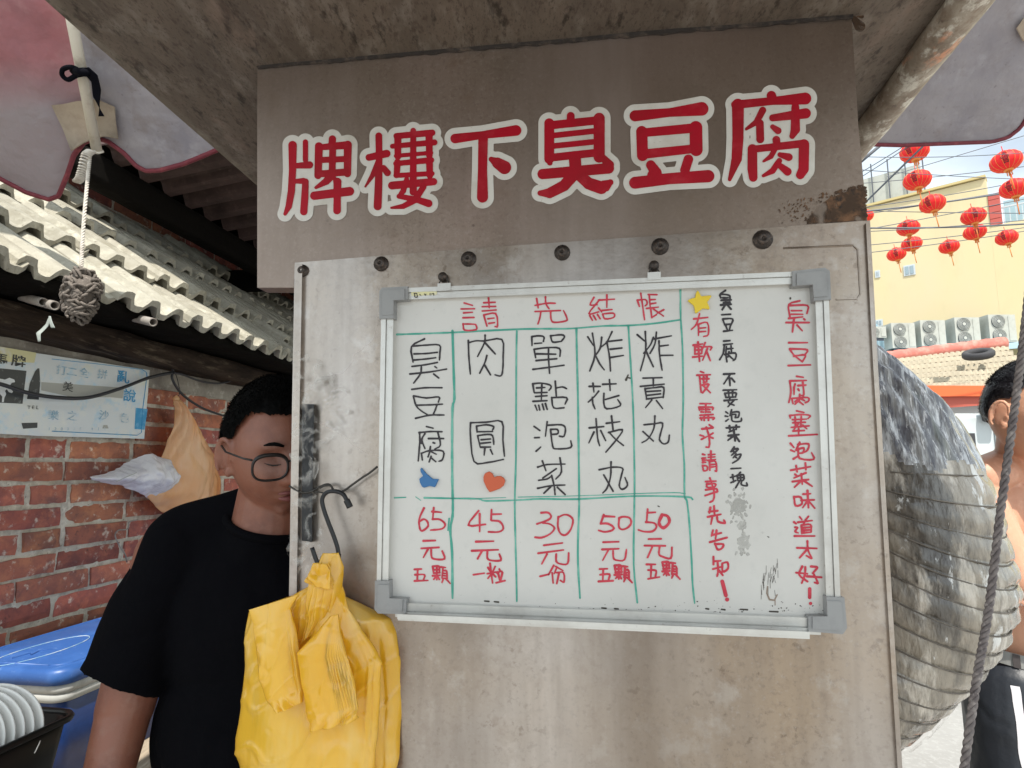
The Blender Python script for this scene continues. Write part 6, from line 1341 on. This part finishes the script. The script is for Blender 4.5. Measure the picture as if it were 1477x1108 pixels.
for sx in (-1, 1):
    obj('eyebrow', tube([L2W(HC, RM, h_at(sx*(.16+.09*i), .25+.03*math.sin(i*.8), .0075)) for i in range(5)], [.0016, .0030, .0032, .0028, .001], 8), M['hair'], m1, True)
    obj('eyelash_line', tube([L2W(HC, RM, h_at(sx*(.20+.075*i), .000-.022*math.sin(i*.8), .0042)) for i in range(5)], [.0004, .0011, .0013, .0011, .0004], 6), M['hair'], m1, True)
obj('lips', join(tube([L2W(HC, RM, h_at(-.22+.055*i, -.44+.02*math.sin(i*math.pi/8), .009+.002*math.sin(i*math.pi/8))) for i in range(9)], [.001, .002, .003, .0034, .003, .0034, .003, .002, .001], 8),
    tube([L2W(HC, RM, h_at(-.20+.05*i, -.515, .009+.003*math.sin(i*math.pi/8))) for i in range(9)], [.001, .0028, .004, .0046, .0048, .0046, .004, .0028, .001], 8)), M['lips'], m1, True)
gl = obj('glasses', join(*[tube([L2W(HC, RM, (sx*.036+.028*(abs(math.cos(t))**.7)*(1 if math.cos(t) > 0 else -1), .112-.10*(sx*.036+.026*math.cos(t))**2*30*.1, -.002+.0215*(abs(math.sin(t))**.8)*(1 if math.sin(t) > 0 else -1))) for t in [2*math.pi*i/32 for i in range(33)]], [.0021+.0014*max(0, math.sin(2*math.pi*i/32)) for i in range(33)], 7, False) for sx in (-1, 1)],
    tube([L2W(HC, RM, (-.011, .109, .006)), L2W(HC, RM, (0, .111, .008)), L2W(HC, RM, (.011, .109, .006))], .0016, 6),
    *[tube([L2W(HC, RM, (sx*.063, .102, .010)), L2W(HC, RM, (sx*.074, .088, .010)), L2W(HC, RM, (sx*.092, .04, .010)), L2W(HC, RM, (sx*.093, -.005, .012)), L2W(HC, RM, (sx*.090, -.02, -.006))], .0018, 6) for sx in (-1, 1)]), M['glass_fr'], m1, True)
for sx in (-1, 1): obj('lens', (lambda P: (P, [tuple(range(len(P)))]))([L2W(HC, RM, (sx*.036+.0255*(abs(math.cos(t))**.75)*(1 if math.cos(t) > 0 else -1), .1075, .020*(abs(math.sin(t))**.8)*(1 if math.sin(t) > 0 else -1))) for t in [2*math.pi*i/32 for i in range(32)]]), M['lens'], gl)
# ---------------- shirtless man on the right
H2 = W(1486, 594, 1.68)
m2 = empty('person', Vector((1.47, 1.80, 0)), 'shirtless man with short black hair, grey belt and black shorts with white stripes', 'person')
hp2, RM2 = head(H2, R(180+10), R(-10), 0, 1.10, 1.0, .008)
b2_ = list(hp2)
b2_ += [limb(H2+Vector((.0, .035, -.06)), (1.455, 1.79, 1.49), .056, .070), limb((1.31, 1.76, 1.468), (1.44, 1.80, 1.50), .055, .06), limb((1.44, 1.80, 1.50), (1.61, 1.88, 1.47), .06, .06), ellipsoid((1.45, 1.83, 1.30), (.175, .115, .23)), ellipsoid((1.45, 1.83, 1.08), (.155, .115, .22)), ellipsoid((1.41, 1.76, 1.36), (.10, .05, .10)),
    limb((1.295, 1.77, 1.45), (1.33, 1.68, 1.20), .058, .046), limb((1.33, 1.68, 1.20), (1.50, 1.58, 1.10), .043, .03), limb((1.64, 1.86, 1.45), (1.70, 1.80, 1.18), .055, .044), limb((1.70, 1.80, 1.18), (1.66, 1.62, 1.08), .043, .03),
    limb((1.39, 1.80, .90), (1.38, 1.80, .50), .092, .06), limb((1.38, 1.80, .50), (1.38, 1.84, .10), .055, .036), limb((1.56, 1.84, .90), (1.58, 1.84, .50), .092, .06), limb((1.58, 1.84, .50), (1.58, 1.88, .10), .055, .036)]
for x in (1.38, 1.58): b2_.append(limb((x, 1.86, .045), (x+.14, 1.80, .03), .04, .035, ell=.8))
b2_ += hand((1.50, 1.58, 1.10), (.9, -.4, -.3), (.2, .3, .9)); b2_ += hand((1.66, 1.62, 1.08), (.3, -.9, -.2), (.3, .1, .9))
union('body', b2_, M['skin2'], m2, .0036, 2)
def low2(d):
    return d[2]-float(np.interp(d[1], [-1, -.45, -.22, .12, .24, .42, 1], [-.30, -.16, .26, .30, .34, .62, .66]))-.03*nz(d, 8)
hairs('hair', H2, RM2, 1.10, M['hair2'], m2, low2, 12000, .015, 1.0, 5, .25, .008)
union('shorts', [ellipsoid((1.445, 1.83, .90), (.185, .145, .10)), limb((1.38, 1.81, .88), (1.385, 1.80, .50), .125, .13, True), limb((1.53, 1.84, .88), (1.59, 1.84, .50), .125, .13, True)], M['shorts'], m2, .007, 3)
el_b = [Vector((1.450+.172*math.cos(t), 1.83+.136*math.sin(t), .965-.035*math.cos(t))) for t in [2*math.pi*i/64 for i in range(65)]]
V = []; 
for p in el_b: V += [p-UP*.017, p+UP*.017]
be = obj('belt', (V, [(2*i, 2*i+2, 2*i+3, 2*i+1) for i in range(64)]), M['belt'], m2); so_ = be.modifiers.new('s', 'SOLIDIFY'); so_.thickness = .005
for i in range(4, 64, 9):
    p, q = el_b[i], el_b[i+1]; o_ = (p-Vector((1.450, 1.83, p.z))).normalized()*.004
    obj('belt_check', ([p-UP*.017+o_, q-UP*.017+o_, q+UP*.017+o_, p+UP*.017+o_], [(0, 1, 2, 3)]), M['belt_dk'], be)
for o_ in m2.children:
    if o_.name.startswith('shorts'): wrinkle(o_, 11, .007, m2)
# stripes wrap the left outside of the shorts: shrunk onto the cloth
sho = [o for o in m2.children if o.name.startswith('shorts')][0]
bpy.context.view_layer.update()
from mathutils.bvhtree import BVHTree
bv_ = BVHTree.FromPolygons([v.co+world_loc(m2) for v in sho.data.vertices], [tuple(p.vertices) for p in sho.data.polygons])
def onto(p, dr):
    h = bv_.ray_cast(Vector(p), Vector(dr)); return h[0]+h[1]*.0015 if h[0] is not None else None
for off in (0, .034):
    V = []
    for i in range(36):
        z = .93-.43*i/35; a = []
        for k_ in range(4):
            q = onto((1.305+off+k_*.0050-.004*math.sin(i*.16), 1.2, z), (0, 1, 0)); a.append(q)
        V.append(a)
    rows = [r_ for r_ in V if all(x is not None for x in r_)]
    obj('stripe', ([x for r_ in rows for x in r_], [(i*4+k_, i*4+k_+1, i*4+k_+5, i*4+k_+4) for i in range(len(rows)-1) for k_ in range(3)]), M['stripe'], m2, True)
